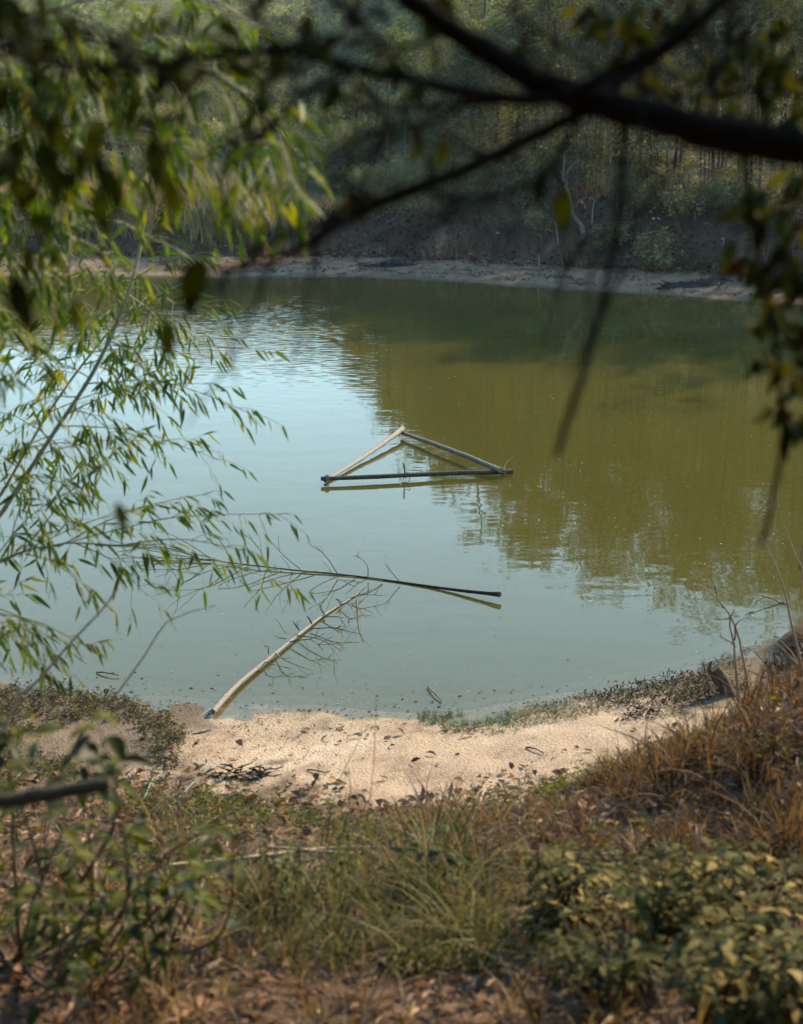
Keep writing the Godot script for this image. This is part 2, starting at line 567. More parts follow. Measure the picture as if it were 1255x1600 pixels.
func _ready() -> void:
	# ---------------- camera, sky, sun, exposure
	var cam := Camera3D.new()
	cam.name = "camera"
	cam.fov = FOV
	cam.near = 0.05
	cam.far = 600.0
	cam.position = Vector3(0, EYE, 0)
	cam.rotation_degrees = Vector3(-PITCH, 0, 0)
	var eye := CameraAttributesPhysical.new()
	eye.frustum_focal_length = 80.0
	eye.exposure_aperture = 4.3
	eye.frustum_focus_distance = 12.5
	cam.attributes = eye
	add_child(cam)
	cam.current = true
	cam.fov = FOV
	lens_at = Transform3D(Basis.from_euler(Vector3(deg_to_rad(-PITCH), 0, 0)), Vector3(0, EYE, 0))

	var env := Environment.new()
	env.background_mode = Environment.BG_SKY
	var sky := Sky.new()
	var air := ProceduralSkyMaterial.new()
	air.sky_top_color = lin(0.055, 0.16, 0.36)
	air.sky_horizon_color = lin(0.58, 0.89, 1.0)
	air.sky_curve = 0.42
	air.ground_bottom_color = lin(0.1, 0.09, 0.07)
	air.ground_horizon_color = lin(0.35, 0.4, 0.42)
	air.sun_angle_max = 20.0
	sky.sky_material = air
	env.sky = sky
	env.background_energy_multiplier = 1.75
	env.tonemap_mode = Environment.TONE_MAPPER_LINEAR
	env.tonemap_exposure = 2.2
	env.sdfgi_enabled = true
	env.ssao_enabled = true
	env.ssil_enabled = true
	env.fog_enabled = true
	env.fog_density = 0.0004
	env.fog_light_color = Color(0.9, 0.95, 1.0)
	var we := WorldEnvironment.new()
	we.name = "world_environment"
	we.environment = env
	add_child(we)

	var sun := DirectionalLight3D.new()
	sun.name = "sun"
	sun.light_energy = 1.6
	sun.light_color = Color(1.0, 0.91, 0.76)
	sun.light_angular_distance = 0.55
	sun.shadow_enabled = true
	add_child(sun)
	var az := deg_to_rad(43.0)
	var el := deg_to_rad(32.0)
	var to_sun := Vector3(sin(az) * cos(el), sin(el), -cos(az) * cos(el))
	sun.look_at_from_position(to_sun * 50.0, Vector3.ZERO, Vector3.UP)

	# ---------------- the setting
	rng.seed = 4242
	bumps.seed = 1
	bumps.frequency = 0.05
	bumps.fractal_octaves = 3
	patches.seed = 2
	patches.frequency = 0.05
	patches.fractal_octaves = 4
	fine.seed = 3
	fine.frequency = 0.05
	make_stock()
	make_ground()
	make_water()
	make_frame()
	make_dead_culms()
	make_far_bank()
	make_bamboo()
	make_tree()
	make_near_plants()
	make_ground_cover()
	make_shore_things()

# ------------------------------------------------------------------ in the water
func make_frame() -> void:
	var t := thing("floating_bamboo_triangle", "triangle of three weathered bamboo poles floating on the pond", "frame", level(640, 740, 0.0))
	var o := t.position
	var a0 := level(502, 748, 0.055) - o
	var a1 := level(801, 737, 0.035) - o
	var b0 := level(508, 752, 0.02) - o
	var b1 := level(629, 670, 0.1) - o
	var c0 := level(628, 676, 0.055) - o
	var c1 := level(782, 735, 0.075) - o
	part("pole", culm(smooth_path([a0, a0.lerp(a1, 0.3) + Vector3(0, 0.004, 0.014), a0.lerp(a1, 0.7) + Vector3(0, 0.006, -0.01), a1], 5, 0.003), 0.021, 0.026, 0.3, 10), M.wet_cane, t).set_meta("label", "long front pole lying level on the water")
	part("pole", culm(smooth_path([b0, b0.lerp(b1, 0.5) + Vector3(0.012, -0.012, 0.0), b1], 6, 0.003), 0.015, 0.031, 0.33, 10), M.dead_cane, t).set_meta("label", "pale pole rising to the far corner")
	part("pole", culm(smooth_path([c0, c0.lerp(c1, 0.5) + Vector3(0.01, 0.012, 0), c1], 6, 0.003), 0.021, 0.027, 0.3, 10), M.pole, t)
	# wire lashings at the corners and a loose end in the middle
	for spot in [[a1.lerp(a0, 0.05), 0.045], [c0.lerp(b1, 0.5), 0.05], [a0.lerp(a1, 0.03), 0.04]]:
		var p: Vector3 = spot[0]
		var r: float = spot[1]
		var pts := []
		for k in 22:
			var an := TAU * k / 7.0
			pts.append(p + Vector3(-0.02 + 0.002 * k, sin(an) * r, cos(an) * r))
		part("lashing", tube(smooth_path(pts, 2), 0.004, 0.004, 4), M.dead_twig, t)
	var mid := level(631, 740, 0.08) - o
	part("lashing", tube(smooth_path([mid + Vector3(0, -0.04, 0.05), mid + Vector3(0.01, 0.05, 0.03), mid + Vector3(0, 0.11, 0), mid + Vector3(0.005, 0.02, -0.05), mid + Vector3(0.06, 0.0, 0.06), mid + Vector3(0.05, -0.06, 0.1), mid + Vector3(-0.02, -0.08, 0.05)], 5), 0.0045, 0.0035, 4), M.char, t)
	for e in [[1, 0.0], [-1, 0.5]]:
		var q := level(795, 733, 0.1) - o
	part("twig", tube(smooth_path([level(787, 733, 0.07) - o, level(792, 722, 0.12) - o, level(803, 712, 0.16) - o], 4), 0.004, 0.002, 4), M.dead_twig, t)

func side_twig(parent: Node3D, p0: Vector3, p1: Vector3, r: float, m: Material, forks := 2, bend := 0.05) -> void:
	var mid := p0.lerp(p1, 0.5) + Vector3(rnd(-bend, bend), rnd(0, bend), rnd(-bend, bend))
	var st := SurfaceTool.new()
	st.begin(Mesh.PRIMITIVE_TRIANGLES)
	var pts := smooth_path([p0, mid, p1], 4, r * 0.6)
	var rad := PackedFloat32Array()
	for i in pts.size(): rad.append(lerpf(r, r * 0.35, float(i) / (pts.size() - 1)))
	tube_into(st, pts, rad, 5)
	var l := p0.distance_to(p1)
	for k in forks:
		var q: Vector3 = pts[int(pts.size() * rnd(0.35, 0.85))]
		var way := ((p1 - p0).normalized() + any_dir() * 0.8).normalized() * l * rnd(0.2, 0.45)
		var q2 := q + way
		var rr := PackedFloat32Array([r * 0.5, r * 0.4, r * 0.25])
		tube_into(st, PackedVector3Array([q, q.lerp(q2, 0.5) + any_dir() * l * 0.03, q2]), rr, 4)
	part("twig", st.commit(), m, parent)

func make_dead_culms() -> void:
	# the pale one whose thick end rests on the sand
	var base := level(333, 1113, 0.03)
	var t := thing("dead_bamboo", "pale dead bamboo stem lying from the sandy shore into the water", "bamboo", base)
	var pts := []
	for p in [[333, 1112, 0.03], [365, 1076, 0.025], [397, 1048, 0.022], [437, 1016, 0.02], [469, 990, 0.016], [508, 960, 0.01], [562, 927, 0.004]]:
		pts.append(level(p[0], p[1], p[2]) - base)
	part("stem", culm(smooth_path(pts, 6), 0.0175, 0.005, 0.26, 10), M.dead_cane, t)
	for s in [[412, 1034, 395, 1046, 450, 1043], [430, 1020, 0, 0, 482, 1046], [461, 992, 0, 0, 535, 1018], [450, 1003, 0, 0, 505, 1015], [485, 982, 0, 0, 562, 991], [505, 964, 0, 0, 535, 972], [530, 945, 0, 0, 553, 957], [548, 935, 0, 0, 603, 931], [556, 931, 0, 0, 567, 993]]:
		side_twig(t, level(s[0], s[1], 0.02) - base, level(s[4], s[5], 0.03) - base, 0.005, M.dead_twig, 4)
	for s in [[508, 962, 503, 944], [488, 975, 484, 962], [468, 985, 458, 972], [533, 942, 531, 934]]:
		for k in 3:
			side_twig(t, level(s[0], s[1], 0.02) - base, level(s[2] + rnd(-8, 8), s[3] + rnd(-4, 4), 0.06) - base, 0.004, M.char, 0, 0.01)
	for s in [[447, 990, 430, 968], [420, 1022, 413, 1012]]:
		side_twig(t, level(s[0], s[1], 0.02) - base, level(s[2], s[3], 0.06) - base, 0.004, M.dead_twig, 1)
	# the dark one lying along the pond, its broken end lifted
	base = level(781, 929, 0.05)
	t = thing("dead_bamboo", "dark dead bamboo with bare twigs floating beyond the pale stem", "bamboo", base)
	pts = []
	for p in [[782, 929, 0.05], [740, 925, 0.032], [690, 919, 0.012], [620, 909, 0.004], [545, 899, 0.006], [470, 892, 0.012], [400, 884, 0.02], [320, 874, 0.02], [235, 860, 0.06], [178, 845, 0.12]]:
		pts.append(level(p[0], p[1], p[2]) - base)
	part("stem", culm(smooth_path(pts, 6), 0.02, 0.002, 0.3, 9, 0.36), M.soaked, t)
	for s in [[528, 897, 480, 848, 0.3], [470, 890, 415, 835, 0.34], [415, 886, 375, 828, 0.36], [575, 903, 555, 865, 0.22], [625, 909, 602, 882, 0.16], [330, 872, 240, 822, 0.3], [360, 872, 310, 830, 0.3]]:
		side_twig(t, level(s[0], s[1], 0.02) - base, level(s[2], s[3], 0.0) * 0.0 + at_height(s[2], s[3], level(s[0], s[1], 0.02)) - base, 0.005, M.dead_twig, 2)
	for s in [[555, 901, 485, 922], [598, 908, 540, 928], [495, 893, 385, 920], [440, 888, 340, 915], [385, 882, 270, 918], [330, 876, 180, 872], [335, 874, 220, 884], [300, 868, 190, 861]]:
		side_twig(t, level(s[0], s[1], 0.012) - base, level(s[2], s[3], 0.015) - base, 0.0055, M.wet_cane, 3)

# the point seen at that picture position on the upright plane through another point
func at_height(x: float, y: float, through: Vector3) -> Vector3:
	var dir := at(x, y, 1.0) - lens_at.origin
	return lens_at.origin + dir * (through.z / dir.z)

# ------------------------------------------------------------------ the far bank
func crown_of(parent: Node3D, called: String, kind: String, spots: Array, size: float, tone: Array, up := 0.3) -> void:
	var lists := [[], [], []]
	var cols := [[], [], []]
	for p in spots:
		var k := rng.randi() % 3
		var s := size * rnd(0.7, 1.3)
		var y := (Vector3.UP + any_dir() * 0.8).normalized()
		lists[k].append(aim(p, y, any_dir(), s))
		var c: Color = tone[rng.randi() % tone.size()]
		cols[k].append(c * rnd(0.7, 1.25))
	for k in 3:
		if lists[k].size():
			var o := many(called, S[kind][k], M.foliage, lists[k], cols[k], parent)
			o.set_meta("kind", "stuff")

func bush_spots(n: int, wide: float, high: float, lobes: int) -> Array:
	var centres := []
	for i in lobes:
		var a := rnd(0, TAU)
		var r := wide * 0.6 * sqrt(rng.randf())
		centres.append([Vector3(cos(a) * r, rnd(0.15, 0.72) * high, sin(a) * r), rnd(0.28, 0.5)])
	var out := []
	for i in n:
		var c: Array = centres[rng.randi() % lobes]
		var q := any_dir() * pow(rng.randf(), 0.4)
		out.append(c[0] + Vector3(q.x * wide, q.y * high * 0.7, q.z * wide) * c[1])
	return out

func far_bush(x: float, d: float, wide: float, high: float, n: int, tone: Array, label: String, group: String, kind := "shrub_sprig", size := 0.55) -> void:
	var o := thing("shrub", label, "shrub", Vector3(x, land(x, -d) - 0.05, -d), group)
	for k in 4:
		var tip := Vector3(rnd(-0.4, 0.4) * wide, high * rnd(0.5, 0.8), rnd(-0.4, 0.4) * wide)
		part("stem", tube(smooth_path([Vector3(rnd(-0.1, 0.1), 0, rnd(-0.1, 0.1)), tip * 0.5 + any_dir() * 0.12, tip], 3, 0.02), 0.035, 0.012, 5), M.twig, o)
	crown_of(o, "crown", kind, bush_spots(n, wide, high, 9), size, tone)

func far_bamboo(x: float, d: float, high: float, culms: int, per: int, lean: Vector3, tone: Array, label: String, group: String) -> void:
	var o := thing("bamboo_clump", label, "bamboo", Vector3(x, land(x, -d) - 0.05, -d), group)
	var spots := []
	for k in culms:
		var a := rnd(0, TAU)
		var root := Vector3(cos(a), 0, sin(a)) * rnd(0.05, 0.5)
		var h := high * rnd(0.65, 1.05)
		var out := (Vector3(cos(a), 0, sin(a)) * rnd(0.15, 0.5) + lean) * h * 0.5
		var pts := smooth_path([root, root + Vector3(0, h * 0.55, 0) + out * 0.25, root + Vector3(0, h * 0.9, 0) + out * 0.65, root + Vector3(0, h * 0.97, 0) + out * 1.15], 4)
		part("culm", tube(pts, 0.022, 0.006, 5), M.twig, o)
		for i in per:
			var u := pow(rng.randf(), 0.9)
			var p: Vector3 = pts[int((0.14 + 0.85 * u) * (pts.size() - 1))]
			var r := h * 0.15 * (1.15 - 0.5 * u)
			spots.append(p + Vector3(rnd(-r, r), rnd(-r, r * 0.5), rnd(-r, r)))
	crown_of(o, "crown", "bamboo_sprig", spots, 0.55, tone)

func thin_tree(x: float, d: float, high: float, n: int, label: String, group: String) -> void:
	var o := thing("slender_tree", label, "tree", Vector3(x, land(x, -d) - 0.05, -d), group)
	var top := Vector3(rnd(-0.5, 0.5), high, rnd(-0.4, 0.4))
	var pts := smooth_path([Vector3.ZERO, top * 0.35 + any_dir() * 0.15, top * 0.7 + any_dir() * 0.15, top], 5, 0.02)
	part("trunk", tube(pts, 0.075, 0.018, 6), M.twig, o)
	var spots := []
	for k in 9:
		var u := rnd(0.4, 0.97)
		var p: Vector3 = pts[int(u * (pts.size() - 1))]
		var a := rnd(0, TAU)
		var q := p + Vector3(cos(a), rnd(0.3, 1.1), sin(a)) * (1.3 - u) * high * 0.22
		part("branch", tube(smooth_path([p, p.lerp(q, 0.5) + any_dir() * 0.08, q], 3), 0.02, 0.006, 4), M.twig, o)
		for i in int(n / 9.0):
			spots.append(p.lerp(q, rnd(0.35, 1.1)) + any_dir() * rnd(0.05, 0.4))
	crown_of(o, "crown", "shrub_sprig", spots, 0.42, [Color(0.09, 0.11, 0.035), Color(0.12, 0.12, 0.04)])

func make_far_bank() -> void:
	# three mixes of the same scrub, drawn at random plant by plant
	var mixes := [[Color(0.13, 0.14, 0.075), Color(0.1, 0.11, 0.06), Color(0.17, 0.16, 0.09)], [Color(0.22, 0.205, 0.105), Color(0.26, 0.23, 0.13), Color(0.16, 0.165, 0.085)], [Color(0.09, 0.1, 0.05), Color(0.12, 0.105, 0.065), Color(0.14, 0.14, 0.07)]]
	# bamboo hanging over the right half of the far bank; it shades the bank and the water below
	var g := "bamboo clumps along the far bank"
	for b in [[690, 3.4, 4.6], [760, 3.2, 5.2], [840, 3.6, 6.0], [905, 3.0, 6.4], [975, 3.4, 6.6], [1040, 3.0, 6.6], [1110, 3.4, 6.6], [1180, 3.0, 6.6], [1250, 3.2, 6.8], [1330, 3.0, 6.8], [1420, 3.0, 7.0], [1520, 3.0, 7.0], [1640, 3.0, 7.0]]:
		var far := 30.0
		var x := 0.0
		for k in 6:
			x = (b[0] - 627.5) / LENS * (far * 0.966 + 0.85)
			far = far_shore(x) + 2.6 + b[1]
		far_bamboo(x, far, b[2], 11, 62, Vector3(rnd(-0.15, 0.15), 0, 0.2), mixes[rng.randi() % 3], "tall feathery bamboo clump shading the far bank", g)
	g = "low bushes on the far bank"
	for b in [[560, 250, 49, 3.4, 2.8, 0], [625, 300, 44.5, 2.4, 2.0, 0], [690, 330, 41.5, 1.9, 1.5, 0], [765, 335, 39.6, 1.6, 1.7, 0], [812, 360, 37.6, 0.8, 0.9, 0], [880, 310, 38.2, 1.8, 1.6, 0], [985, 350, 36.0, 1.4, 1.4, 0], [1060, 330, 35.0, 1.4, 1.2, 2], [1150, 360, 34.2, 1.3, 1.1, 2], [735, 360, 38.4, 0.9, 0.8, 0], [780, 380, 37.3, 0.7, 0.6, 0], [850, 385, 36.6, 0.6, 0.5, 0], [960, 380, 35.2, 0.9, 0.7, 0], [1010, 380, 34.2, 0.9, 0.9, 0], [1100, 390, 33.4, 0.8, 0.6, 0], [660, 350, 40.0, 0.9, 0.8, 0]]:
		var x: float = (b[0] - 627.5) / LENS * (b[2] * 0.966 + 0.85)
		far_bush(x, b[2], b[3], b[4], int(b[3] * b[4] * 130), mixes[rng.randi() % 3], "low bush at the foot of the far slope", g, "bamboo_sprig" if rng.randf() < 0.6 else "shrub_sprig", 0.42)
	# scrub covering the hill
	var lists := [[], [], []]
	var cols := [[], [], []]
	var n := 0
	while n < 520:
		var x := rnd(-34, 30)
		var d := rnd(43.0, 94.0)
		var t := d - far_shore(x)
		var start := lerpf(5.0, 13.5, smoothstep(3.0, -2.5, x))
		if t < start or absf(x) > d * 0.36 + 3.0:
			continue
		n += 1
		var wide := rnd(1.3, 2.9)
		var high := rnd(1.2, 2.6)
		var base := Vector3(x, land(x, -d), -d)
		var tone: Array = mixes[rng.randi() % 3]
		var own := rnd(0.7, 1.4)
		for p in bush_spots(int(150 * wide), wide, high, 6):
			var k := rng.randi() % 3
			lists[k].append(aim(base + p, Vector3.UP + any_dir() * 0.8, any_dir(), rnd(0.4, 0.75)))
			var c: Color = tone[rng.randi() % 3]
			cols[k].append(c * own * rnd(0.75, 1.2))
	n = 0
	while n < 620:
		var d := rnd(88.0, 184.0)
		var x := rnd(-0.42, 0.12) * d
		n += 1
		var wide := rnd(2.0, 4.2)
		var tone: Array = mixes[rng.randi() % 3]
		var own := rnd(0.7, 1.4)
		for p in bush_spots(130, wide, rnd(1.6, 3.2), 6):
			var k := rng.randi() % 3
			lists[k].append(aim(Vector3(x, land(x, -d), -d) + p, Vector3.UP + any_dir() * 0.8, any_dir(), rnd(0.8, 1.6)))
			var c: Color = tone[rng.randi() % 3]
			cols[k].append(c * own * rnd(0.75, 1.2))
	var hill := Node3D.new()
	hill.name = "hillside_scrub"
	add_child(hill)
	tag(hill, "mass of grey green scrub covering the hill behind the pond", "scrub", "", "stuff")
	for k in 3:
		many("foliage", S.shrub_sprig[k] if k < 2 else S.bamboo_sprig[k], M.foliage, lists[k], cols[k], hill)
	# slender trees on the slope, whose tops show only in the water
	g = "slender trees on the far slope"
	for b in [[535, 50.0, 4.4], [560, 49.0, 5.2], [585, 48.0, 5.4], [610, 48.0, 6.6], [632, 47.0, 6.4], [650, 46.0, 7.4], [668, 44.0, 6.4], [700, 46.0, 8.2], [735, 43.0, 7.0], [762, 42.0, 8.8], [800, 41.0, 8.0], [835, 40.0, 8.6], [870, 39.0, 7.0], [955, 37.0, 7.4]]:
		var x: float = (b[0] - 627.5) / LENS * (b[1] * 0.966 + 0.85)
		thin_tree(x, b[1], b[2] - land(x, -b[1]), 130, "slender tree with a sparse crown on the far slope", g)
	# tall dry grass at the left end of the far bank
	var xs := []
	var cs := []
	for i in 2600:
		var x := rnd(-15, -3.5)
		var d := far_shore(x) + rnd(3.6, 8.5)
		if patches.get_noise_2d(x * 12, d * 12) < -0.12: continue
		xs.append(aim(Vector3(x, land(x, -d) - 0.02, -d), Vector3(rnd(-0.25, 0.25), 1, rnd(-0.25, 0.25)), any_dir(), rnd(0.6, 1.5)))
		cs.append(Color(0.34, 0.27, 0.15) * rnd(0.6, 1.2))
	var dry := many("dry_grass", tuft(8, 0.8, 0.016), M.straw, xs, cs, self)
	tag(dry, "tall straw coloured grass at the top of the far bank", "grass", "", "stuff")
	# short turf of the flat behind the bank
	xs = []
	cs = []
	for i in 5200:
		var x := rnd(-9, 1.5)
		var d := far_shore(x) + rnd(4.4, 15.0)
		xs.append(aim(Vector3(x, land(x, -d) - 0.01, -d), Vector3(rnd(-0.3, 0.3), 1, rnd(-0.3, 0.3)), any_dir(), rnd(0.08, 0.2)))
		cs.append(Color(0.14, 0.19, 0.075) * rnd(0.6, 1.3))
	var turf := many("turf", S.tuft[0], M.straw, xs, cs, self)
	tag(turf, "short green turf on the flat above the far bank", "turf", "", "stuff")
	# fallen leaves, dead stems and roots on the bank
	for kind in 3:
		xs = []
		cs = []
		for i in 9000:
			var x := rnd(-14, 12)
			var t := rnd(0.3, 6.5)
			if t < 2.6 and patches.get_noise_2d(x * 15, t * 30) < 0.1 - (0.1 if t < 0.6 else 0.0): continue
			var d := far_shore(x) + t
			var p := Vector3(x, land(x, -d) + 0.01, -d)
			xs.append(aim(p, Vector3(rnd(-1, 1), rnd(-0.1, 0.5), rnd(-1, 1)), Vector3.UP + any_dir() * 0.6, rnd(0.04, 0.1) if t < 2.6 else rnd(0.06, 0.18)))
			var pale := rng.randf() + (0.12 if t < 2.6 else 0.0)
			cs.append((Color(0.26, 0.2, 0.14) if pale > 0.9 else Color(0.1, 0.065, 0.04)) * rnd(0.6, 1.2))
		var lit := many(numbered("fallen_leaves"), S.litter[kind], M.litter, xs, cs, self)
		tag(lit, "%s brown leaves scattered over the far bank" % ["dry", "curled", "withered"][kind], "leaf litter", "leaf litter", "stuff")
	xs = []
	cs = []
	for i in 5200:
		var x := rnd(-6, 12)
		var d := far_shore(x) + rnd(2.5, 6.5)
		if patches.get_noise_2d(x * 8 + 40, d * 8) < -0.05: continue
		xs.append(aim(Vector3(x, land(x, -d) - 0.02, -d), Vector3(rnd(-0.4, 0.4), 1, rnd(-0.2, 0.5)), any_dir(), lerpf(0.15, 0.8, pow(rng.randf(), 2.0))))
		cs.append(Color(0.17, 0.115, 0.07) * rnd(0.4, 1.5))
	var stalks := many("dry_stalks", tuft(4, 0.45, 0.011), M.straw, xs, cs, self)
	tag(stalks, "dead stalks standing on the shaded far bank", "stalks", "", "stuff")
	# the twisted pale trunk
	var o0 := ground_at(912, 362)
	var t := thing("dead_tree", "twisted pale dead trunk standing on the far bank", "dead tree", o0)
	var zs := []
	for p in [[912, 364], [908, 352], [897, 338], [893, 325], [889, 305], [884, 293], [886, 286], [879, 280], [881, 262], [883, 238]]:
		zs.append(at_height(p[0], p[1], o0 + Vector3(0, 0, 0.02 * p[1] / 100.0)) - o0)
	part("trunk", tube(smooth_path(zs, 4, 0.008), 0.06, 0.016, 7, 0.15), M.dead_wood, t)
	for q in [[3, 0.5, 0.3], [6, -0.4, 0.5], [7, 0.35, 0.45]]:
		var e: Vector3 = zs[q[0]] + Vector3(q[1], q[2], 0.1)
		part("branch", tube(smooth_path([zs[q[0]], zs[q[0]].lerp(e, 0.5) + Vector3(0, 0.06, 0), e], 4, 0.01), 0.018, 0.005, 5), M.dead_wood, t)
	# upright dead sticks on the bank
	var k0 := 0
	for s in [[842, 418, 842, 398], [873, 385, 868, 345], [965, 335, 966, 300], [925, 350, 929, 312], [1130, 395, 1132, 372]]:
		var q := ground_at(s[0], s[1])
		var top := at_height(s[2], s[3], q) - q
		var sg := single("stick", tube(smooth_path([Vector3(0, -0.05, 0), top * 0.5 + any_dir() * 0.02, top], 3), 0.022, 0.014, 5), M.dead_cane, ["short dead stick standing at the foot of the far bank", "pale dead stick leaning left of the twisted dead tree", "dead stick standing right of the twisted dead tree", "dead stick standing close beside the twisted dead tree", "dead stick standing high on the shaded right bank"][k0], "stick", "upright sticks on the far bank")
		k0 += 1
		sg.position = q
	# scraps of pale plastic
	var scrap_labels := ["larger pale plastic scrap on the far bank below bamboo", "small pale plastic scrap just above the larger one", "pale plastic scrap lying alone on the shaded right bank"]
	var k2 := 0
	for s in [[784, 368, 0.32], [797, 358, 0.16], [1026, 346, 0.26]]:
		var st := SurfaceTool.new()
		st.begin(Mesh.PRIMITIVE_TRIANGLES)
		var w: float = s[2]
		for i in 5:
			for j in 3:
				var quad := []
				for c in [[0, 0], [0, 1], [1, 1], [1, 0]]:
					var u: float = (i + c[0]) / 5.0 - 0.5
					var v: float = (j + c[1]) / 3.0 - 0.5
					quad.append(Vector3(u * w, 0.07 + 0.07 * sin(u * 11.0 + v * 5.0) * (0.3 + w), v * w * 0.6))
				for v in [0, 1, 2, 0, 2, 3]: st.add_vertex(quad[v])
		st.generate_normals()
		var sc := single("plastic_scrap", st.commit(), M.plastic, scrap_labels[k2], "plastic scrap")
		sc.position = ground_at(s[0], s[1])
		k2 += 1
	# two burnt heaps by the water
	k2 = 0
	for s in [[608, 415, 0.75, 0.35], [1085, 447, 1.15, 0.42]]:
		var q := ground_at(s[0], s[1])
		var h := thing("ash_heap", ["black burnt heap on the sand of the far shore", "wide black burnt heap on the shaded right shore"][k2], "ash heap", q)
		k2 += 1
		var st := SurfaceTool.new()
		st.begin(Mesh.PRIMITIVE_TRIANGLES)
		st.set_smooth_group(0)
		var rw: float = s[2]
		var rd: float = s[3]
		var grid := []
		for i in 15:
			var row := []
			for j in 11:
				var u := i / 7.0 - 1.0
				var v := j / 5.0 - 1.0
				var r := minf(1.0, sqrt(u * u + v * v))
				var p := Vector3(u * rw, 0, v * rd)
				p.y = land(q.x + p.x, q.z + p.z) - q.y - 0.05 + (0.13 + 0.22 * fine.get_noise_2d(i * 60.0, j * 60.0)) * (1.0 - r * r) - 0.1 * r * r * r * (1.0 + 2.0 * fine.get_noise_2d(i * 90.0 + 7.0, j * 90.0))
				row.append(p)
			grid.append(row)
		for i in 14:
			for j in 10:
				for v in [grid[i][j], grid[i + 1][j], grid[i + 1][j + 1], grid[i][j], grid[i + 1][j + 1], grid[i][j + 1]]: st.add_vertex(v)
		st.generate_normals()
		part("ash", st.commit(), M.char, h)
		for i in 44:
			var p := Vector3(rnd(-1, 1) * rw * 0.9, 0.05, rnd(-1, 1) * rd * 0.8)
			p.y = land(q.x + p.x, q.z + p.z) - q.y + 0.04
			var e := p + Vector3(rnd(-0.3, 0.3), rnd(-0.02, 0.1), rnd(-0.2, 0.2))
			part("charred_stick", tube(PackedVector3Array([p, p.lerp(e, 0.5) + any_dir() * 0.02, e]), 0.018, 0.01, 5), M.char, h)

# ------------------------------------------------------------------ the living bamboo on the left
func leaves_as_parts(o: Node3D, xs: Array, kind: String, mats: Array, most := 300) -> void:
	var eye := lens_at.origin
	var order := range(xs.size())
	var key := []
	for x in xs:
		var p: Vector3 = lens_at.affine_inverse() * (o.position + x.origin)
		var u := absf(p.x / -p.z * LENS) / 640.0
		var v := absf(p.y / -p.z * LENS) / 820.0
		key.append(-p.z + (100.0 if p.z > -0.1 or u > 1.0 or v > 1.0 else 0.0))
	order.sort_custom(func(a, b): return key[a] < key[b])
	var rest := {}
	for n in order.size():
		var i: int = order[n]
		var shape := rng.randi() % int(S[kind].size())
		var which := rng.randi() % mats.size()
		if n < most and key[i] < 100.0:
			part("leaf", S[kind][shape], mats[which], o, xs[i])
		else:
			var kk := [shape % 2, which]
			if not rest.has(kk): rest[kk] = [[], []]
			rest[kk][0].append(xs[i])
			rest[kk][1].append(Color.WHITE)
	for kk in rest:
		many("foliage", S[kind][kk[0]], mats[kk[1]], rest[kk][0], rest[kk][1], o).set_meta("kind", "stuff")

# a side branch with twigs and hanging leaves; everything in the thing's own axes
func spray(o: Node3D, leaves: Array, p0: Vector3, p1: Vector3, twigs: int, leaf: float, dense := 1.0) -> void:
	var l := p0.distance_to(p1)
	var pts := smooth_path([p0, p0.lerp(p1, 0.5) + Vector3(0, l * 0.08, 0) + any_dir() * l * 0.03, p1], 6, 0.002)
	part("branch", tube(pts, 0.0035, 0.0012, 5), M.twig_green, o)
	for k in twigs:
		var st := SurfaceTool.new()
		st.begin(Mesh.PRIMITIVE_TRIANGLES)
		var u := lerpf(0.18, 1.0, (k + rng.randf() * 0.6) / twigs)
		var p: Vector3 = pts[mini(int(u * (pts.size() - 1)), pts.size() - 1)]
		var along := (p1 - p0).normalized()
		var way := (along * 0.7 + any_dir() * 0.9 + Vector3(0, -0.15, 0)).normalized()
		var tl := rnd(0.05, 0.17) * leaf / 0.09
		if k == twigs - 1:
			way = along
		var q := p + way * tl + Vector3(0, -tl * 0.15, 0)
		tube_into(st, PackedVector3Array([p, p.lerp(q, 0.5) + Vector3(0, tl * 0.06, 0), q]), PackedFloat32Array([0.0015, 0.0012, 0.0008]), 4)
		var n := int(rnd(2.0, 5.2) * dense)
		for i in n:
			var s := p.lerp(q, 1.0 - 0.7 * float(i) / maxi(n, 1))
			var side := way.cross(Vector3.UP).normalized() * (0.8 if i % 2 == 0 else -0.8)
			var dir := (way * 0.6 + side * rnd(0.2, 0.9) + Vector3(0, -rnd(0.25, 1.3), 0)).normalized()
			leaves.append(aim(s, dir, Vector3.UP * 0.6 + any_dir() * 0.9 + Vector3(0, 0, 0.4), leaf * rnd(0.65, 1.15)))
		part("twig", st.commit(), M.twig_green, o)

func cane_thing(label: String, path: Array, r0: float, r1: float, group := "") -> Array:
	var base: Vector3 = path[0]
	var o := thing("bamboo", label, "bamboo", base, group)
	var pts := []
	for p in path: pts.append(p - base)
	part("culm", culm(smooth_path(pts, 6), r0, r1, 0.22, 8), M.cane, o)
	return [o, base]

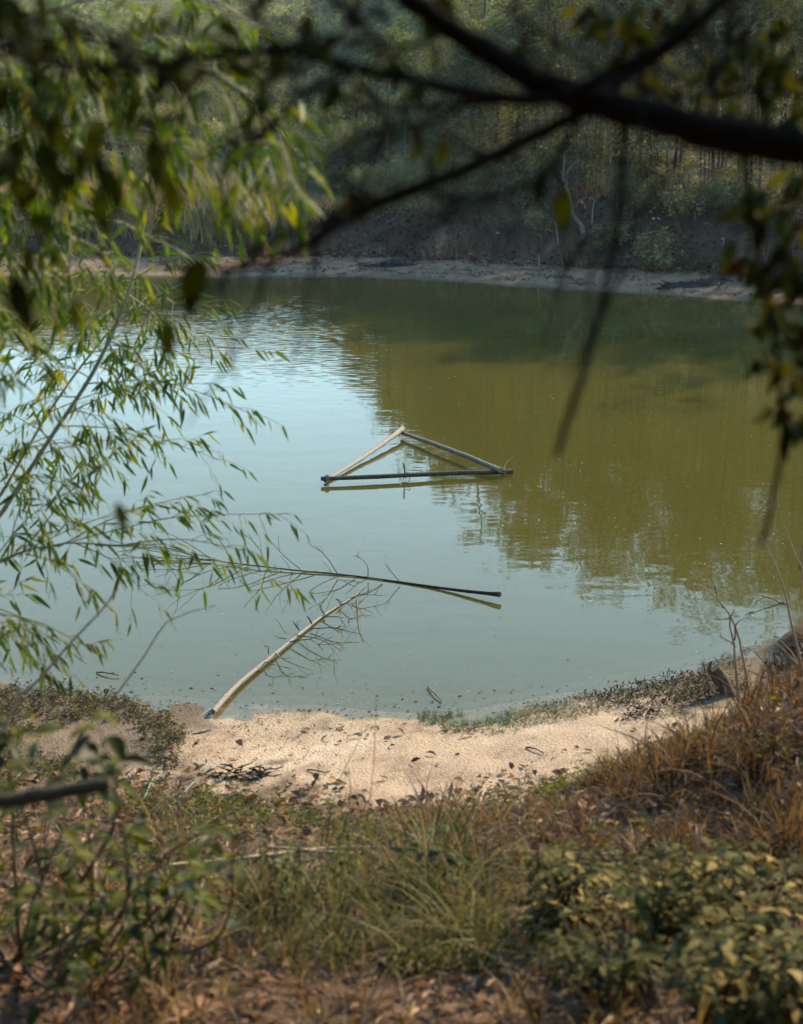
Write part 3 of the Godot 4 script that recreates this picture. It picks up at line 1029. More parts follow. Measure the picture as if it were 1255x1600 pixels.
func make_bamboo() -> void:
	var root := Vector3(-2.3, land(-2.3, -4.6), -4.6)
	# the stout leaning cane in front of the water
	var c := cane_thing("leaning bamboo cane crossing the water at the left edge", [Vector3(-2.4, land(-2.4, -5.7), -5.7), at(-60, 900, 6.2), at(0, 806, 6.2), at(75, 690, 6.2), at(145, 583, 6.2), at(191, 484, 6.2), at(214, 411, 6.2), at(226, 340, 6.2), at(240, 250, 6.1)], 0.014, 0.007)
	var o: Node3D = c[0]
	var lv := []
	for s in [[150, 570, 385, 545, 8], [130, 600, 412, 655, 12], [100, 650, 330, 600, 10], [90, 665, 345, 720, 10], [60, 710, 260, 690, 8], [185, 490, 330, 480, 8], [190, 480, 110, 400, 8], [205, 440, 300, 400, 7], [160, 550, 60, 470, 9], [140, 590, 40, 560, 8], [120, 620, 20, 640, 8], [200, 460, 270, 520, 7], [170, 530, 240, 590, 8], [110, 640, 190, 700, 8], [80, 680, 10, 720, 8], [150, 570, 250, 640, 9], [195, 470, 130, 520, 9], [40, 740, 150, 780, 8]]:
		spray(o, lv, at(s[0], s[1], 6.2) - c[1], at(s[2], s[3], 6.2 + rnd(-0.35, 0.35)) - c[1], int(s[4] * 1.45), 0.092, 1.0)
	leaves_as_parts(o, lv, "bamboo_leaf", M.bamboo)
	# a paler one behind it
	c = cane_thing("pale slim bamboo cane running just above the leaning one", [Vector3(-2.9, land(-2.9, -6.3), -6.3), at(-70, 880, 6.9), at(0, 775, 6.9), at(76, 645, 6.9), at(145, 549, 6.9), at(200, 490, 6.9), at(270, 450, 6.9), at(330, 430, 6.9)], 0.011, 0.004)
	o = c[0]
	lv = []
	for s in [[145, 549, 330, 560, 10], [200, 490, 350, 520, 8], [76, 645, 240, 610, 8], [40, 700, 180, 720, 8], [120, 580, 80, 500, 9], [100, 610, 10, 540, 9], [60, 670, -30, 640, 8], [230, 470, 160, 430, 9], [250, 460, 220, 520, 7], [20, 740, 90, 800, 9], [60, 670, 130, 740, 9], [130, 570, 200, 560, 9], [180, 510, 100, 460, 9], [0, 775, 60, 690, 8], [90, 620, 60, 570, 9], [10, 760, -20, 690, 8]]:
		spray(o, lv, at(s[0], s[1], 6.9) - c[1], at(s[2], s[3], 6.9 + rnd(-0.4, 0.4)) - c[1], int(s[4] * 1.45), 0.092, 1.0)
	leaves_as_parts(o, lv, "bamboo_leaf", M.bamboo)
	# low canes spreading over the water
	c = cane_thing("low bamboo cane spreading flat over the water at left", [Vector3(-2.7, land(-2.7, -5.4), -5.4), at(-90, 960, 6.0), at(-20, 885, 6.0), at(90, 850, 6.0), at(180, 852, 6.0), at(260, 850, 6.0)], 0.01, 0.003)
	o = c[0]
	lv = []
	for s in [[60, 860, 452, 803, 14], [150, 852, 445, 912, 13], [90, 855, 330, 770, 11], [0, 880, 250, 790, 11], [40, 865, 150, 930, 9], [-20, 890, 120, 760, 10], [120, 850, 230, 930, 8], [10, 875, 60, 740, 8], [200, 850, 380, 860, 8], [30, 870, 200, 690, 10]]:
		spray(o, lv, at(s[0], s[1], 6.0) - c[1], at(s[2], s[3], 6.0 + rnd(-0.4, 0.4)) - c[1], int(s[4] * 1.45), 0.09, 1.0)
	leaves_as_parts(o, lv, "bamboo_leaf", M.bamboo)
	c = cane_thing("short leafy bamboo shoot drooping above the left shore", [Vector3(-2.6, land(-2.6, -5.0), -5.0), at(-120, 1000, 5.5), at(-40, 950, 5.5), at(40, 965, 5.5), at(100, 1000, 5.5)], 0.008, 0.002)
	o = c[0]
	lv = []
	for s in [[-20, 955, 145, 1015, 10], [-40, 960, 60, 1040, 9], [-40, 965, 20, 1000, 8], [0, 958, 110, 1050, 8], [-60, 950, 30, 930, 7]]:
		spray(o, lv, at(s[0], s[1], 5.5) - c[1], at(s[2], s[3], 5.5 + rnd(-0.2, 0.2)) - c[1], int(s[4] * 1.5), 0.086)
	leaves_as_parts(o, lv, "bamboo_leaf", M.bamboo)
	# the dense canes overhead at the upper left, closer and out of focus
	var labels := ["bamboo cane thick with leaves in the upper left corner", "arching bamboo cane whose bright tip hangs before the far bank", "bamboo cane drooping in front of the straw grass", "bamboo cane hanging in leafy sprays along the left edge"]
	var canes := [
		[[[-420, 1000], [-330, 500], [-180, 200], [0, 60], [160, -10], [300, -20]], 3.5, [[0, 60, 220, 70, 12], [60, 30, 120, 160, 12], [160, -10, 330, 90, 12], [-40, 80, 60, 220, 12], [220, -15, 400, 40, 12], [100, 10, 260, 130, 12], [-120, 140, 40, 130, 12], [0, 50, 30, 170, 12], [120, 10, 170, 120, 12]]],
		[[[-500, 900], [-380, 400], [-150, 130], [80, 60], [270, 90], [390, 150], [440, 215]], 3.3, [[270, 90, 475, 250, 12], [330, 120, 395, 300, 10], [200, 75, 330, 260, 12], [390, 150, 465, 300, 8], [150, 65, 250, 220, 12], [100, 60, 170, 210, 12], [300, 100, 420, 180, 10], [0, 85, 90, 240, 12], [390, 150, 435, 310, 8]]],
		[[[-380, 1000], [-300, 600], [-150, 330], [0, 220], [150, 190], [260, 215], [340, 260]], 3.8, [[150, 190, 385, 290, 12], [200, 200, 300, 330, 11], [90, 200, 210, 320, 12], [0, 220, 130, 330, 12], [260, 215, 370, 330, 9], [40, 210, 80, 330, 10], [-60, 260, 60, 360, 12], [180, 195, 260, 250, 10], [-20, 230, 60, 270, 10]]],
		[[[-350, 1100], [-260, 700], [-150, 480], [-40, 370], [60, 340], [130, 360]], 4.2, [[-40, 370, 90, 450, 12], [30, 345, 200, 420, 12], [60, 340, 130, 480, 10], [-100, 430, 40, 520, 12], [-60, 390, 30, 400, 10], [-150, 480, 30, 600, 12], [100, 350, 250, 380, 10], [-120, 450, 60, 560, 12]]]]
	for i in 4:
		var dd: float = canes[i][1]
		var path := []
		for p in canes[i][0]: path.append(at(p[0], p[1], dd))
		var b: Vector3 = path[0]
		path[0] = Vector3(b.x, land(b.x, b.z), b.z)
		c = cane_thing(labels[i], path, 0.013, 0.004)
		o = c[0]
		lv = []
		for s in canes[i][2]:
			spray(o, lv, at(s[0], s[1], dd) - c[1], at(s[2], s[3], dd + rnd(-0.4, 0.4)) - c[1], int(s[4] * 1.0), 0.088, 1.15)
		leaves_as_parts(o, lv, "bamboo_leaf", M.bamboo)

# ------------------------------------------------------------------ the tree overhead
func hang_leaves(lv: Array, p: Vector3, n: int, reach: float, size: float) -> void:
	for i in n:
		var q := p + any_dir() * reach * rng.randf()
		var dir := (Vector3(0, -1, 0) + any_dir() * 0.9).normalized()
		lv.append(aim(q, dir, any_dir() + Vector3(0, 0.2, 0.6), size * rnd(0.6, 1.2)))

func make_tree() -> void:
	var base := Vector3(2.6, land(2.6, -1.6), -1.6)
	var o := thing("overhanging_tree", "dark tree limb and branches reaching across the top of the view", "tree", base)
	var d := 1.65
	var P := func(list: Array, depth: float) -> Array:
		var out := []
		for p in list: out.append(at(p[0], p[1], depth) - base)
		return out
	# trunk outside the picture, limb in it
	var fork := at(1900, 330, 1.75) - base
	part("trunk", tube(smooth_path([Vector3(0, -0.1, 0), Vector3(-0.1, 0.9, 0), fork + Vector3(0.9, -0.15, -0.1), fork + Vector3(1.0, 1.2, -0.3), fork + Vector3(1.2, 2.6, -1.2)], 6, 0.01), 0.13, 0.06, 10, 0.04), M.bark, o)
	part("limb", tube(smooth_path([fork + Vector3(0.92, -0.1, -0.1), fork] + P.call([[1500, 262], [1255, 232], [1100, 204], [1000, 176], [900, 150], [800, 104], [700, 42], [610, -25], [520, -90]], d), 6, 0.0012), 0.029, 0.0105, 10, 0.09), M.bark, o)
	for b in [
		[[[900, 150], [820, 155], [740, 147], [640, 125], [540, 104], [440, 76], [330, 86], [200, 105], [60, 95], [-80, 60]], 0.010, 0.005, 1.65, 1.5],
		[[[930, 165], [830, 216], [700, 277], [560, 335], [443, 400], [350, 420], [250, 412]], 0.011, 0.004, 1.65, 1.75],
		[[[800, 240], [700, 272], [570, 318], [440, 372], [380, 392]], 0.006, 0.003, 1.65, 1.7],
		[[[880, 150], [960, 112], [1060, 55], [1150, -15], [1230, -80]], 0.008, 0.011, 1.62, 1.5],
		[[[905, 165], [1000, 105], [1090, 40], [1140, -10], [1200, -70]], 0.010, 0.008, 1.68, 1.8],
		[[[915, 165], [880, 232], [850, 278], [780, 303], [715, 312]], 0.006, 0.003, 1.65, 1.55],
		[[[640, 125], [585, 60], [540, 20], [480, -30]], 0.006, 0.004, 1.6, 1.55],
		[[[975, 172], [972, 250], [965, 350], [940, 480], [905, 600], [870, 712]], 0.0065, 0.0055, 1.66, 1.6],
		[[[1160, 215], [1175, 330], [1190, 430], [1215, 560], [1222, 690], [1205, 790], [1190, 852]], 0.006, 0.0045, 1.8, 1.9],
		[[[440, 76], [400, 30], [360, -30]], 0.005, 0.003, 1.55, 1.5],
		[[[330, 86], [300, 140], [255, 250]], 0.004, 0.002, 1.55, 1.6],
		[[[1110, 205], [1120, 120], [1140, 60], [1135, 0]], 0.006, 0.004, 1.75, 1.9],
		[[[700, 45], [640, 70], [560, 60], [470, 90], [400, 140]], 0.004, 0.002, 1.65, 1.8],
		[[[1000, 176], [930, 110], [860, 60], [800, 20], [760, -30]], 0.004, 0.002, 1.7, 1.9],
		[[[740, 147], [680, 190], [600, 200], [500, 240]], 0.004, 0.0015, 1.66, 1.8],
		[[[1100, 204], [1050, 260], [1000, 330], [900, 380]], 0.004, 0.0015, 1.66, 1.9],
		[[[540, 104], [470, 150], [420, 200], [330, 230]], 0.004, 0.0015, 1.62, 1.7],
		[[[1255, 150], [1180, 140], [1080, 150], [990, 130]], 0.004, 0.002, 1.9, 2.0],
		[[[820, 155], [700, 165], [600, 170], [480, 140]], 0.005, 0.002, 1.66, 1.9]]:
		var pts := []
		var n: int = b[0].size()
		for i in n:
			pts.append(at(b[0][i][0], b[0][i][1], lerpf(b[3], b[4], float(i) / (n - 1))) - base)
		var bp := smooth_path(pts, 6, 0.0012)
		part("branch", tube(bp, b[1] * 0.85, b[2] * 0.7, 8, 0.1), M.bark, o)
		for k in (0 if b[0][0][1] < b[0][n - 1][1] - 400 else 8):
			var q: Vector3 = bp[int(rnd(0.25, 0.98) * (bp.size() - 1))]
			var along := (bp[bp.size() - 1] - bp[0]).normalized()
			var e := q + (along * 0.7 + any_dir() * 0.8).normalized() * rnd(0.06, 0.24)
			part("twig", tube(smooth_path([q, q.lerp(e, 0.5) + any_dir() * 0.015, e], 5, 0.001), 0.0028, 0.0009, 5), M.bark, o)
	# leaves: single dark ones and loose groups
	var lv := []
	for s in [[20, 455, 1.6, 0.07], [118, 488, 1.7, 0.055], [258, 520, 1.7, 0.06], [320, 425, 1.6, 0.075], [182, 808, 2.0, 0.05], [258, 292, 1.7, 0.06], [240, 235, 1.7, 0.07], [150, 320, 1.6, 0.06], [155, 280, 1.7, 0.07], [45, 408, 1.7, 0.04], [20, 290, 1.6, 0.06], [60, 240, 1.6, 0.07], [90, 190, 1.6, 0.07], [160, 210, 1.7, 0.07], [655, 220, 1.75, 0.05], [695, 235, 1.75, 0.05], [525, 145, 1.6, 0.045], [885, 318, 1.7, 0.06], [855, 290, 1.8, 0.05]]:
		lv.append(aim(at(s[0], s[1] - 25.0, s[2]) - base, Vector3(rnd(-0.4, 0.4), -1, rnd(-0.2, 0.2)), Vector3(rnd(-0.7, 0.7), 0.3, 1), s[3]))
	for s in [[320, 35, 6, 60], [360, 90, 5, 60], [420, 45, 9, 60], [440, 95, 8, 45], [470, 30, 8, 50], [520, 70, 6, 50], [250, 110, 7, 60], [180, 120, 7, 60], [90, 110, 8, 60], [30, 40, 12, 60], [40, 10, 12, 70], [120, 30, 8, 60], [540, 300, 6, 40], [530, 325, 4, 30], [610, 110, 6, 35], [640, 125, 6, 30], [580, 10, 6, 60], [680, 5, 5, 50], [400, 150, 5, 50], [315, 140, 4, 50], [660, 60, 3, 40], [820, 70, 4, 30], [60, 320, 5, 50], [150, 240, 6, 45], [10, 15, 14, 60], [70, 60, 10, 60], [20, 130, 10, 60], [130, 80, 8, 60], [200, 60, 8, 60], [60, 180, 8, 60], [20, 240, 8, 50], [110, 260, 6, 50], [200, 160, 6, 50], [280, 60, 6, 50]]:
		hang_leaves(lv, at(s[0], s[1], rnd(1.5, 1.85)) - base, int(s[2] * 0.8), s[3] / LENS * 1.65, 0.042)
	leaves_as_parts(o, lv, "broad_leaf", [M.tree_leaf[0], M.tree_leaf[2], M.tree_leaf[3]], 150)
	lv = []
	for s in [[985, 20, 9, 45], [1040, 30, 8, 45], [1000, 70, 6, 40], [1170, 60, 8, 50], [1225, 30, 9, 50], [1200, 110, 9, 50], [1240, 160, 8, 50], [1150, 150, 8, 45], [1130, 100, 7, 50], [1180, 190, 7, 40], [1060, 130, 5, 40], [1000, 120, 4, 40], [1230, 90, 8, 45], [1100, 180, 4, 40], [1080, 15, 6, 40],
		[1190, 300, 7, 50], [1240, 280, 9, 50], [1245, 350, 9, 50], [1180, 340, 6, 40], [1220, 400, 9, 45], [1190, 430, 8, 35], [1245, 440, 9, 40], [1215, 480, 8, 40], [1240, 520, 9, 40], [1205, 560, 6, 30], [1245, 590, 8, 40], [1215, 640, 8, 35], [1235, 660, 8, 30], [1195, 500, 5, 30], [1160, 400, 3, 40], [920, 12, 3, 30], [940, 40, 3, 40]]:
		hang_leaves(lv, at(s[0], s[1], rnd(1.9, 2.6)) - base, int(s[2] * 2.1), s[3] / LENS * 2.4, 0.045)
	leaves_as_parts(o, lv, "broad_leaf", M.tree_leaf + [M.tree_leaf[1], M.tree_leaf[0]], 150)
	# unseen crown leaves right of the picture, placed to shade the lower right corner
	var spots := []
	for i in 1900:
		var q := any_dir() * pow(rng.randf(), 0.35)
		spots.append(Vector3(4.6, 3.6, -4.6) + Vector3(q.x * 1.2, q.y * 1.0, q.z * 1.0) - base)
	for i in 9000:   # unseen canopy over and behind the viewpoint, placed to block skylight
		var p := Vector3(rnd(-5.5, 5.5), 0, rnd(-1.2, 5.5))
		p.y = 5.3 - maxf(0.0, p.z - 0.5) * 0.75 + rnd(-0.5, 0.6)
		p.y = maxf(p.y, land(p.x, p.z) + rnd(0.1, 1.0))
		spots.append(p - base)
	for i in 900:
		var q := any_dir() * pow(rng.randf(), 0.35)
		spots.append(Vector3(2.9, 5.0, -2.6) + Vector3(q.x * 1.5, q.y * 0.8, q.z * 1.5) - base)
	# unseen wood behind and left of the viewpoint, placed to block low sky light
	var wood := Node3D.new()
	wood.name = "unseen_wood"
	add_child(wood)
	tag(wood, "unseen wood behind and left of the viewpoint, placed to darken the far bank", "wood", "", "stuff")
	var ws := []
	for i in 9000:
		var p := Vector3(rnd(-22, 22), 0, rnd(5.0, 11.0))
		p.y = land(p.x, p.z) + rnd(0.2, 9.5)
		ws.append(p)
	for i in 7000:
		var p := Vector3(0, 0, rnd(-24.0, 6.0))
		p.x = -rnd(11.0, 16.0) - maxf(0.0, -p.z - 18.0) * 0.3
		p.y = maxf(land(p.x, p.z), 0.0) + rnd(0.2, 8.5)
		ws.append(p)
	crown_of(wood, "foliage", "shrub_sprig", ws, 1.3, [Color(0.06, 0.08, 0.025), Color(0.1, 0.1, 0.03)])
	crown_of(o, "crown", "shrub_sprig", spots, 0.4, [Color(0.06, 0.08, 0.025), Color(0.1, 0.1, 0.03)])  # all of this crown is out of view, placed to darken the foreground

# ------------------------------------------------------------------ plants on the near slope
func leafy_plant(called: String, label: String, category: String, foot: Vector3, stems: Array, kind: String, mats: Array, size: float, per: int, reach: float, woody: Material, group := "") -> Node3D:
	var o := thing(called, label, category, foot, group)
	var lv := []
	for s in stems:
		var tip: Vector3 = s - foot
		var side := any_dir() * tip.length() * 0.12
		var pts := smooth_path([Vector3(rnd(-0.03, 0.03), -0.03, rnd(-0.03, 0.03)), tip * 0.5 + side, tip], 7, 0.003)
		part("stem", tube(pts, 0.0024 if category == "weed" else 0.005 + tip.length() * 0.002, 0.0009, 5), woody, o)
		for i in per:
			var u := sqrt(rnd(0.12, 1.0))
			var p: Vector3 = pts[int(u * (pts.size() - 1))]
			var a := rnd(0, TAU)
			var dir := Vector3(cos(a), rnd(-0.45, 0.55), sin(a)).normalized()
			lv.append(aim(p + dir * reach * rng.randf(), dir, Vector3.UP + any_dir() * 0.5, size * rnd(0.6, 1.25)))
	leaves_as_parts(o, lv, kind, mats)
	return o

func tips(around: Array, depth: float, deep := 0.3) -> Array:
	var out := []
	for p in around:
		out.append(at(p[0], p[1], depth + rnd(-deep, deep)))
	return out

func make_near_plants() -> void:
	# broad leaved shrub in the lower left corner
	leafy_plant("shrub", "broad leaved green shrub filling the lower left corner", "shrub", ground_at(20, 1500), tips([[20, 1110], [110, 1110], [150, 1095], [60, 1170], [10, 1200], [120, 1160], [60, 1240], [150, 1190], [-20, 1140], [30, 1290]], 2.9, 0.25), "broad_leaf", M.broad, 0.055, 30, 0.06, M.twig)
	leafy_plant("shrub", "leafy shrub sprawling below the cut branch end", "shrub", ground_at(150, 1520), tips([[100, 1330], [180, 1290], [230, 1310], [200, 1370], [280, 1330], [140, 1410], [230, 1400], [60, 1380], [300, 1400], [90, 1460]], 3.4, 0.25), "broad_leaf", M.broad, 0.055, 24, 0.07, M.twig)
	leafy_plant("shrub", "young shoot with broad leaves reaching over the sand edge", "shrub", ground_at(250, 1490), tips([[390, 1255], [340, 1275], [365, 1300], [290, 1300], [400, 1330]], 3.7, 0.15), "broad_leaf", M.broad, 0.062, 10, 0.05, M.twig)
	# weed with small leaves left of the middle
	leafy_plant("weed", "upright weed with small dark leaves beside the sand", "weed", ground_at(440, 1480), tips([[500, 1195], [470, 1240], [520, 1230], [430, 1290], [540, 1290], [410, 1330], [480, 1310], [560, 1330], [450, 1360], [400, 1260], [600, 1350]], 4.5, 0.2), "oval_leaf", M.broad, 0.032, 26, 0.03, M.twig)
	leafy_plant("weed", "tall thin weed standing alone before the bright sand", "weed", ground_at(510, 1400), tips([[588, 1085], [565, 1150], [545, 1200]], 4.9, 0.1), "oval_leaf", M.broad, 0.025, 6, 0.02, M.twig)
	leafy_plant("weed", "low green weed in the grass near the middle", "weed", ground_at(660, 1420), tips([[640, 1270], [660, 1300], [705, 1265], [700, 1300], [720, 1330], [630, 1330]], 4.9, 0.15), "oval_leaf", M.broad, 0.045, 14, 0.02, M.twig)
	# pale leaved bushes at the lower right
	var ring := func(cx: float, cy: float, rx: float, ry: float, n: int) -> Array:
		var out := []
		for i in n:
			var a := rnd(0, TAU)
			var r := sqrt(rng.randf())
			out.append([cx + cos(a) * r * rx, cy + sin(a) * r * ry])
		return out
	leafy_plant("bush", "round pale leaved bush standing left of the larger one", "bush", ground_at(890, 1480), tips(ring.call(885, 1375, 85, 70, 26), 4.6, 0.3), "oval_leaf", M.bush_leaf, 0.05, 30, 0.05, M.twig)
	leafy_plant("bush", "wide pale leaved bush at the right edge of the slope", "bush", ground_at(1110, 1500), tips(ring.call(1110, 1385, 150, 85, 34), 4.3, 0.3), "oval_leaf", M.bush_leaf, 0.054, 32, 0.06, M.twig)
	leafy_plant("bush", "large leaved bush lowest in the right corner", "bush", ground_at(1200, 1640), tips(ring.call(1190, 1500, 130, 85, 24), 3.6, 0.25), "oval_leaf", M.bush_leaf, 0.06, 30, 0.06, M.twig)
	leafy_plant("bush", "low shaded bush between the pale bushes and the litter", "bush", ground_at(960, 1570), tips(ring.call(950, 1500, 130, 60, 22), 3.9, 0.25), "oval_leaf", [M.bush_leaf[3], M.bush_leaf[1]], 0.05, 26, 0.06, M.twig)  # only the darker leaf tones, part of its shade is in the colour
	# the sawn branch end at the lower left
	var p0 := at(-150, 1262, 2.7)
	var b := thing("cut_branch", "thick cut branch end pointing in from the left edge", "branch", p0)
	part("wood", tube(smooth_path([Vector3.ZERO, at(0, 1252, 2.7) - p0, at(90, 1238, 2.7) - p0, at(174, 1224, 2.7) - p0], 6, 0.001), 0.016, 0.0135, 10, 0.04), M.cane_dark, b)
	part("prop_stem", tube(smooth_path([Vector3(0.05, -0.02, 0), Vector3(-0.3, -0.3, 0.05), Vector3(-0.45, land(p0.x - 0.45, p0.z) - p0.y, 0.1)], 5), 0.018, 0.022, 8), M.cane_dark, b)
	# leaning bare stems at the left shore
	for s in [[[12, 1128], [53, 1072], [110, 1005], [162, 950], [180, 925], 4.5, 0.010, 0.003, "straw coloured bare cane leaning over the left shore"], [[110, 1180], [186, 1080], [232, 1016], [265, 968], [338, 946], 4.9, 0.006, 0.002, "thin blurred bare twig forking over the shallow water"]]:
		var foot := at(s[0][0], s[0][1], s[5])
		var g0 := Vector3(foot.x - 0.12, land(foot.x - 0.12, foot.z + 0.25), foot.z + 0.25)
		var pts := [Vector3.ZERO]
		for k in 5: pts.append(at(s[k][0], s[k][1], s[5]) - g0)
		var st := thing("bare_cane", s[8], "cane", g0)
		part("stem", culm(smooth_path(pts, 5), s[6], s[7], 0.16, 7), M.dry, st)
	# long dry stems lying in the grass
	for s in [[[265, 1362], [420, 1345], [540, 1332], [650, 1338], 0.011, "long pale dry stem lying across the grass"], [[420, 1332], [600, 1345], [760, 1340], [965, 1345], 0.007, "thinner dry stem lying right of the long pale one"], [[905, 1435], [930, 1420], [955, 1412], [985, 1420], 0.008, "short bent dry stem below the round bush"]]:
		var pts := []
		for k in 4:
			var q := ground_at(s[k][0], s[k][1] + 12)
			pts.append(q + Vector3(0, 0.06, 0))
		var st := thing("dry_reed", s[5], "reed", pts[0])
		var own := []
		for q in pts: own.append(q - pts[0])
		part("stem", culm(smooth_path(own, 5, 0.003), s[4], s[4] * 0.6, 0.2, 7), M.dry, st)
	# dry stalks at the right edge, standing against the water
	var stalk_labels := ["tallest dry stalk at the right edge against the water", "dry stalk with a bent twig at the right edge", "short pale dry stalks leaning left on the right bank", "dry stalk with small seed heads on the right bank"]
	var k3 := 0
	for s in [[[[1250, 1030], [1237, 975], [1225, 920], [1205, 870], [1189, 836]], [[1225, 940, 1167, 960], [1228, 945, 1180, 930]]], [[[1262, 1010], [1255, 900], [1243, 870], [1227, 823]], [[1250, 890, 1262, 840], [1256, 930, 1270, 880]]], [[[1165, 1050], [1148, 976], [1120, 935], [1096, 915]], [[1130, 950, 1116, 914], [1140, 965, 1116, 968]]], [[[1150, 1050], [1146, 1000], [1140, 975], [1147, 951]], [[1148, 1000, 1165, 965], [1150, 1010, 1125, 995]]]]:
		var depth := 7.3
		var foot := at(s[0][0][0], s[0][0][1], depth)
		var st := thing("dry_stalk", stalk_labels[k3], "stalk", foot)
		k3 += 1
		var pts := []
		for q in s[0]: pts.append(at(q[0], q[1], depth) - foot)
		pts.push_front(Vector3(0.05, land(foot.x + 0.05, foot.z) - foot.y, 0))
		part("stem", tube(smooth_path(pts, 5, 0.002), 0.009, 0.003, 6), M.dry, st)
		for q in s[1]:
			side_twig(st, at(q[0], q[1], depth) - foot, at(q[2], q[3], depth) - foot, 0.005, M.dead_twig, 2, 0.03)

func make_ground_cover() -> void:
	var kinds := [
		["dry_grass", "rust brown dry grass over the right slope and mound", Color(0.07, 0.043, 0.024), Color(0.27, 0.17, 0.09), 15000],
		["straw_grass", "pale straw grass tangled across the near slope", Color(0.13, 0.095, 0.06), Color(0.38, 0.29, 0.19), 8200],
		["green_grass", "green grass growing low among the dry straw", Color(0.06, 0.066, 0.013), Color(0.15, 0.145, 0.03), 6500]]
	for kind in 3:
		var info: Array = kinds[kind]
		var xs := [[], [], []]
		var cs := [[], [], []]
		for i in int(info[4] * 1.35):
			var x := rnd(-2.6, 4.0)
			var d := rnd(2.4, 10.6)
			var n := near_shore(x)
			var t := n - d
			var m := x - mound_edge(d)
			var p := patches.get_noise_2d(x * 10 + kind * 50, d * 10)
			if t < (0.04 if m > 0.15 else 0.25): continue
			var wild := maxf(smoothstep(1.05, 1.9, t + p), smoothstep(-0.05, 0.25, m + p * 0.3))
			if rng.randf() > wild: continue
			if kind == 0 and (m < rnd(-1.0, 0.1) or d < 4.4 and rng.randf() < 0.75): continue
			if d < 3.9 and rng.randf() < 0.5: continue
			if kind == 1 and p < -0.16: continue
			if kind == 2 and (p < 0.02 or (m > 0.2 and rng.randf() < 0.8)): continue
			var k := rng.randi() % 3
			if m < 0.05 and patches.get_noise_2d(x * 18 + 77, d * 18) < -0.1: continue
			var h := rnd(0.06, 0.18) * (1.0 + 2.2 * maxf(0.0, patches.get_noise_2d(x * 25 + 13, d * 25) + 0.1)) * (0.8 if kind == 2 else 1.0) * lerpf(0.4, 1.0, smoothstep(0.0, 0.8, maxf(m, (t - 1.4) * 0.6)))
			xs[k].append(aim(Vector3(x, land(x, -d) - 0.01, -d), Vector3(rnd(-0.6, 0.6), 1, rnd(-0.6, 0.6)), any_dir(), h))
			var c: Color = info[2].lerp(info[3], rng.randf())
			cs[k].append(c * rnd(0.7, 1.2))
		var holder := Node3D.new()
		holder.name = info[0] if kind else "rusty_grass"
		add_child(holder)
		tag(holder, info[1], "grass", "", "stuff")
		for k in 3:
			many("blades", S.tuft[k], M.straw, xs[k], cs[k], holder)
	var wx := []
	var wc := []
	for i in 4000:
		var x := rnd(-2.2, 1.6)
		var d := rnd(3.6, 6.7)
		if near_shore(x) - d < 1.3 or patches.get_noise_2d(x * 17 + 201, d * 17) < 0.1: continue
		wx.append(aim(Vector3(x, land(x, -d) + rnd(0.0, 0.1), -d), Vector3.UP + any_dir() * 0.6, any_dir(), rnd(0.05, 0.13)))
		wc.append(Color(0.105, 0.11, 0.017) * rnd(0.4, 1.5))
	var wo := many("creeping_weed", S.shrub_sprig[2], M.foliage, wx, wc, self)
	tag(wo, "small leaved green weed creeping through the grass before the sand", "weed", "", "stuff")
	# a taller green tuft in the middle of the foreground
	var g := Node3D.new()
	g.name = "grass_tuft"
	add_child(g)
	tag(g, "tall arching green and straw grass tuft in the middle foreground", "grass", "", "stuff")
	var xs := []
	var cs := []
	for i in 260:
		var q := ground_at(rnd(400, 780), rnd(1390, 1530))
		xs.append(aim(q, Vector3(rnd(-0.3, 0.3), 1, rnd(-0.3, 0.3)), any_dir(), lerpf(0.12, 0.5, pow(rng.randf(), 1.6))))
		cs.append(Color(0.1, 0.11, 0.032).lerp(Color(0.33, 0.27, 0.15), rng.randf() * rng.randf()) * rnd(0.8, 1.2))
	many("blades", tuft(5, 0.8, 0.012), M.straw, xs, cs, g)
	# fallen leaves and bits of straw
	var labels := ["broad brown fallen leaves on the near slope", "narrow dry fallen leaves on the near slope", "dark flakes and twigs on the sand", "small curled dry leaves by the waterline"]
	for kind in 4:
		xs = []
		cs = []
		for i in [8500, 8000, 22000, 9000][kind]:
			var x := rnd(-2.9, 3.3)
			var d := rnd(2.4, 8.8)
			var t := near_shore(x) - d
			var m := x - mound_edge(d)
			var p := patches.get_noise_2d(x * 16 + kind * 31, d * 16)
			if t < 0.02: continue
			var wild := t > 1.15 + p * 0.6 or m > 0.0
			if kind < 2 and not wild and rng.randf() > 0.025: continue
			if kind == 2 and (p < 0.0 or wild and rng.randf() < 0.7): continue
			if kind == 3 and t > rnd(0.0, 0.5) and not (x < -1.3 and rng.randf() < 0.6) and not (t > 1.0 and p > 0.1): continue
			var pos := Vector3(x, land(x, -d) + rnd(0.0, 0.012) + (0.03 if wild else 0.0) * rng.randf(), -d)
			var s: float = [rnd(0.025, 0.065), rnd(0.03, 0.09), lerpf(0.006, 0.035, pow(rng.randf(), 2.5)), rnd(0.008, 0.026)][kind]
			xs.append(aim(pos, Vector3(rnd(-1, 1), rnd(-0.1, 0.35), rnd(-1, 1)), Vector3.UP + any_dir() * 0.6, s))
			var c: Color = [Color(0.17, 0.1, 0.062), Color(0.28, 0.19, 0.12), Color(0.08, 0.06, 0.036), Color(0.17, 0.125, 0.075)][kind]
			cs.append(c * rnd(0.5, 1.4))
		var o := many(numbered("fallen_leaves"), S.litter[kind], M.litter, xs, cs, self)
		tag(o, labels[kind], "leaf litter", "", "stuff")
	# weed mats along the right waterline
	xs = []
	cs = []
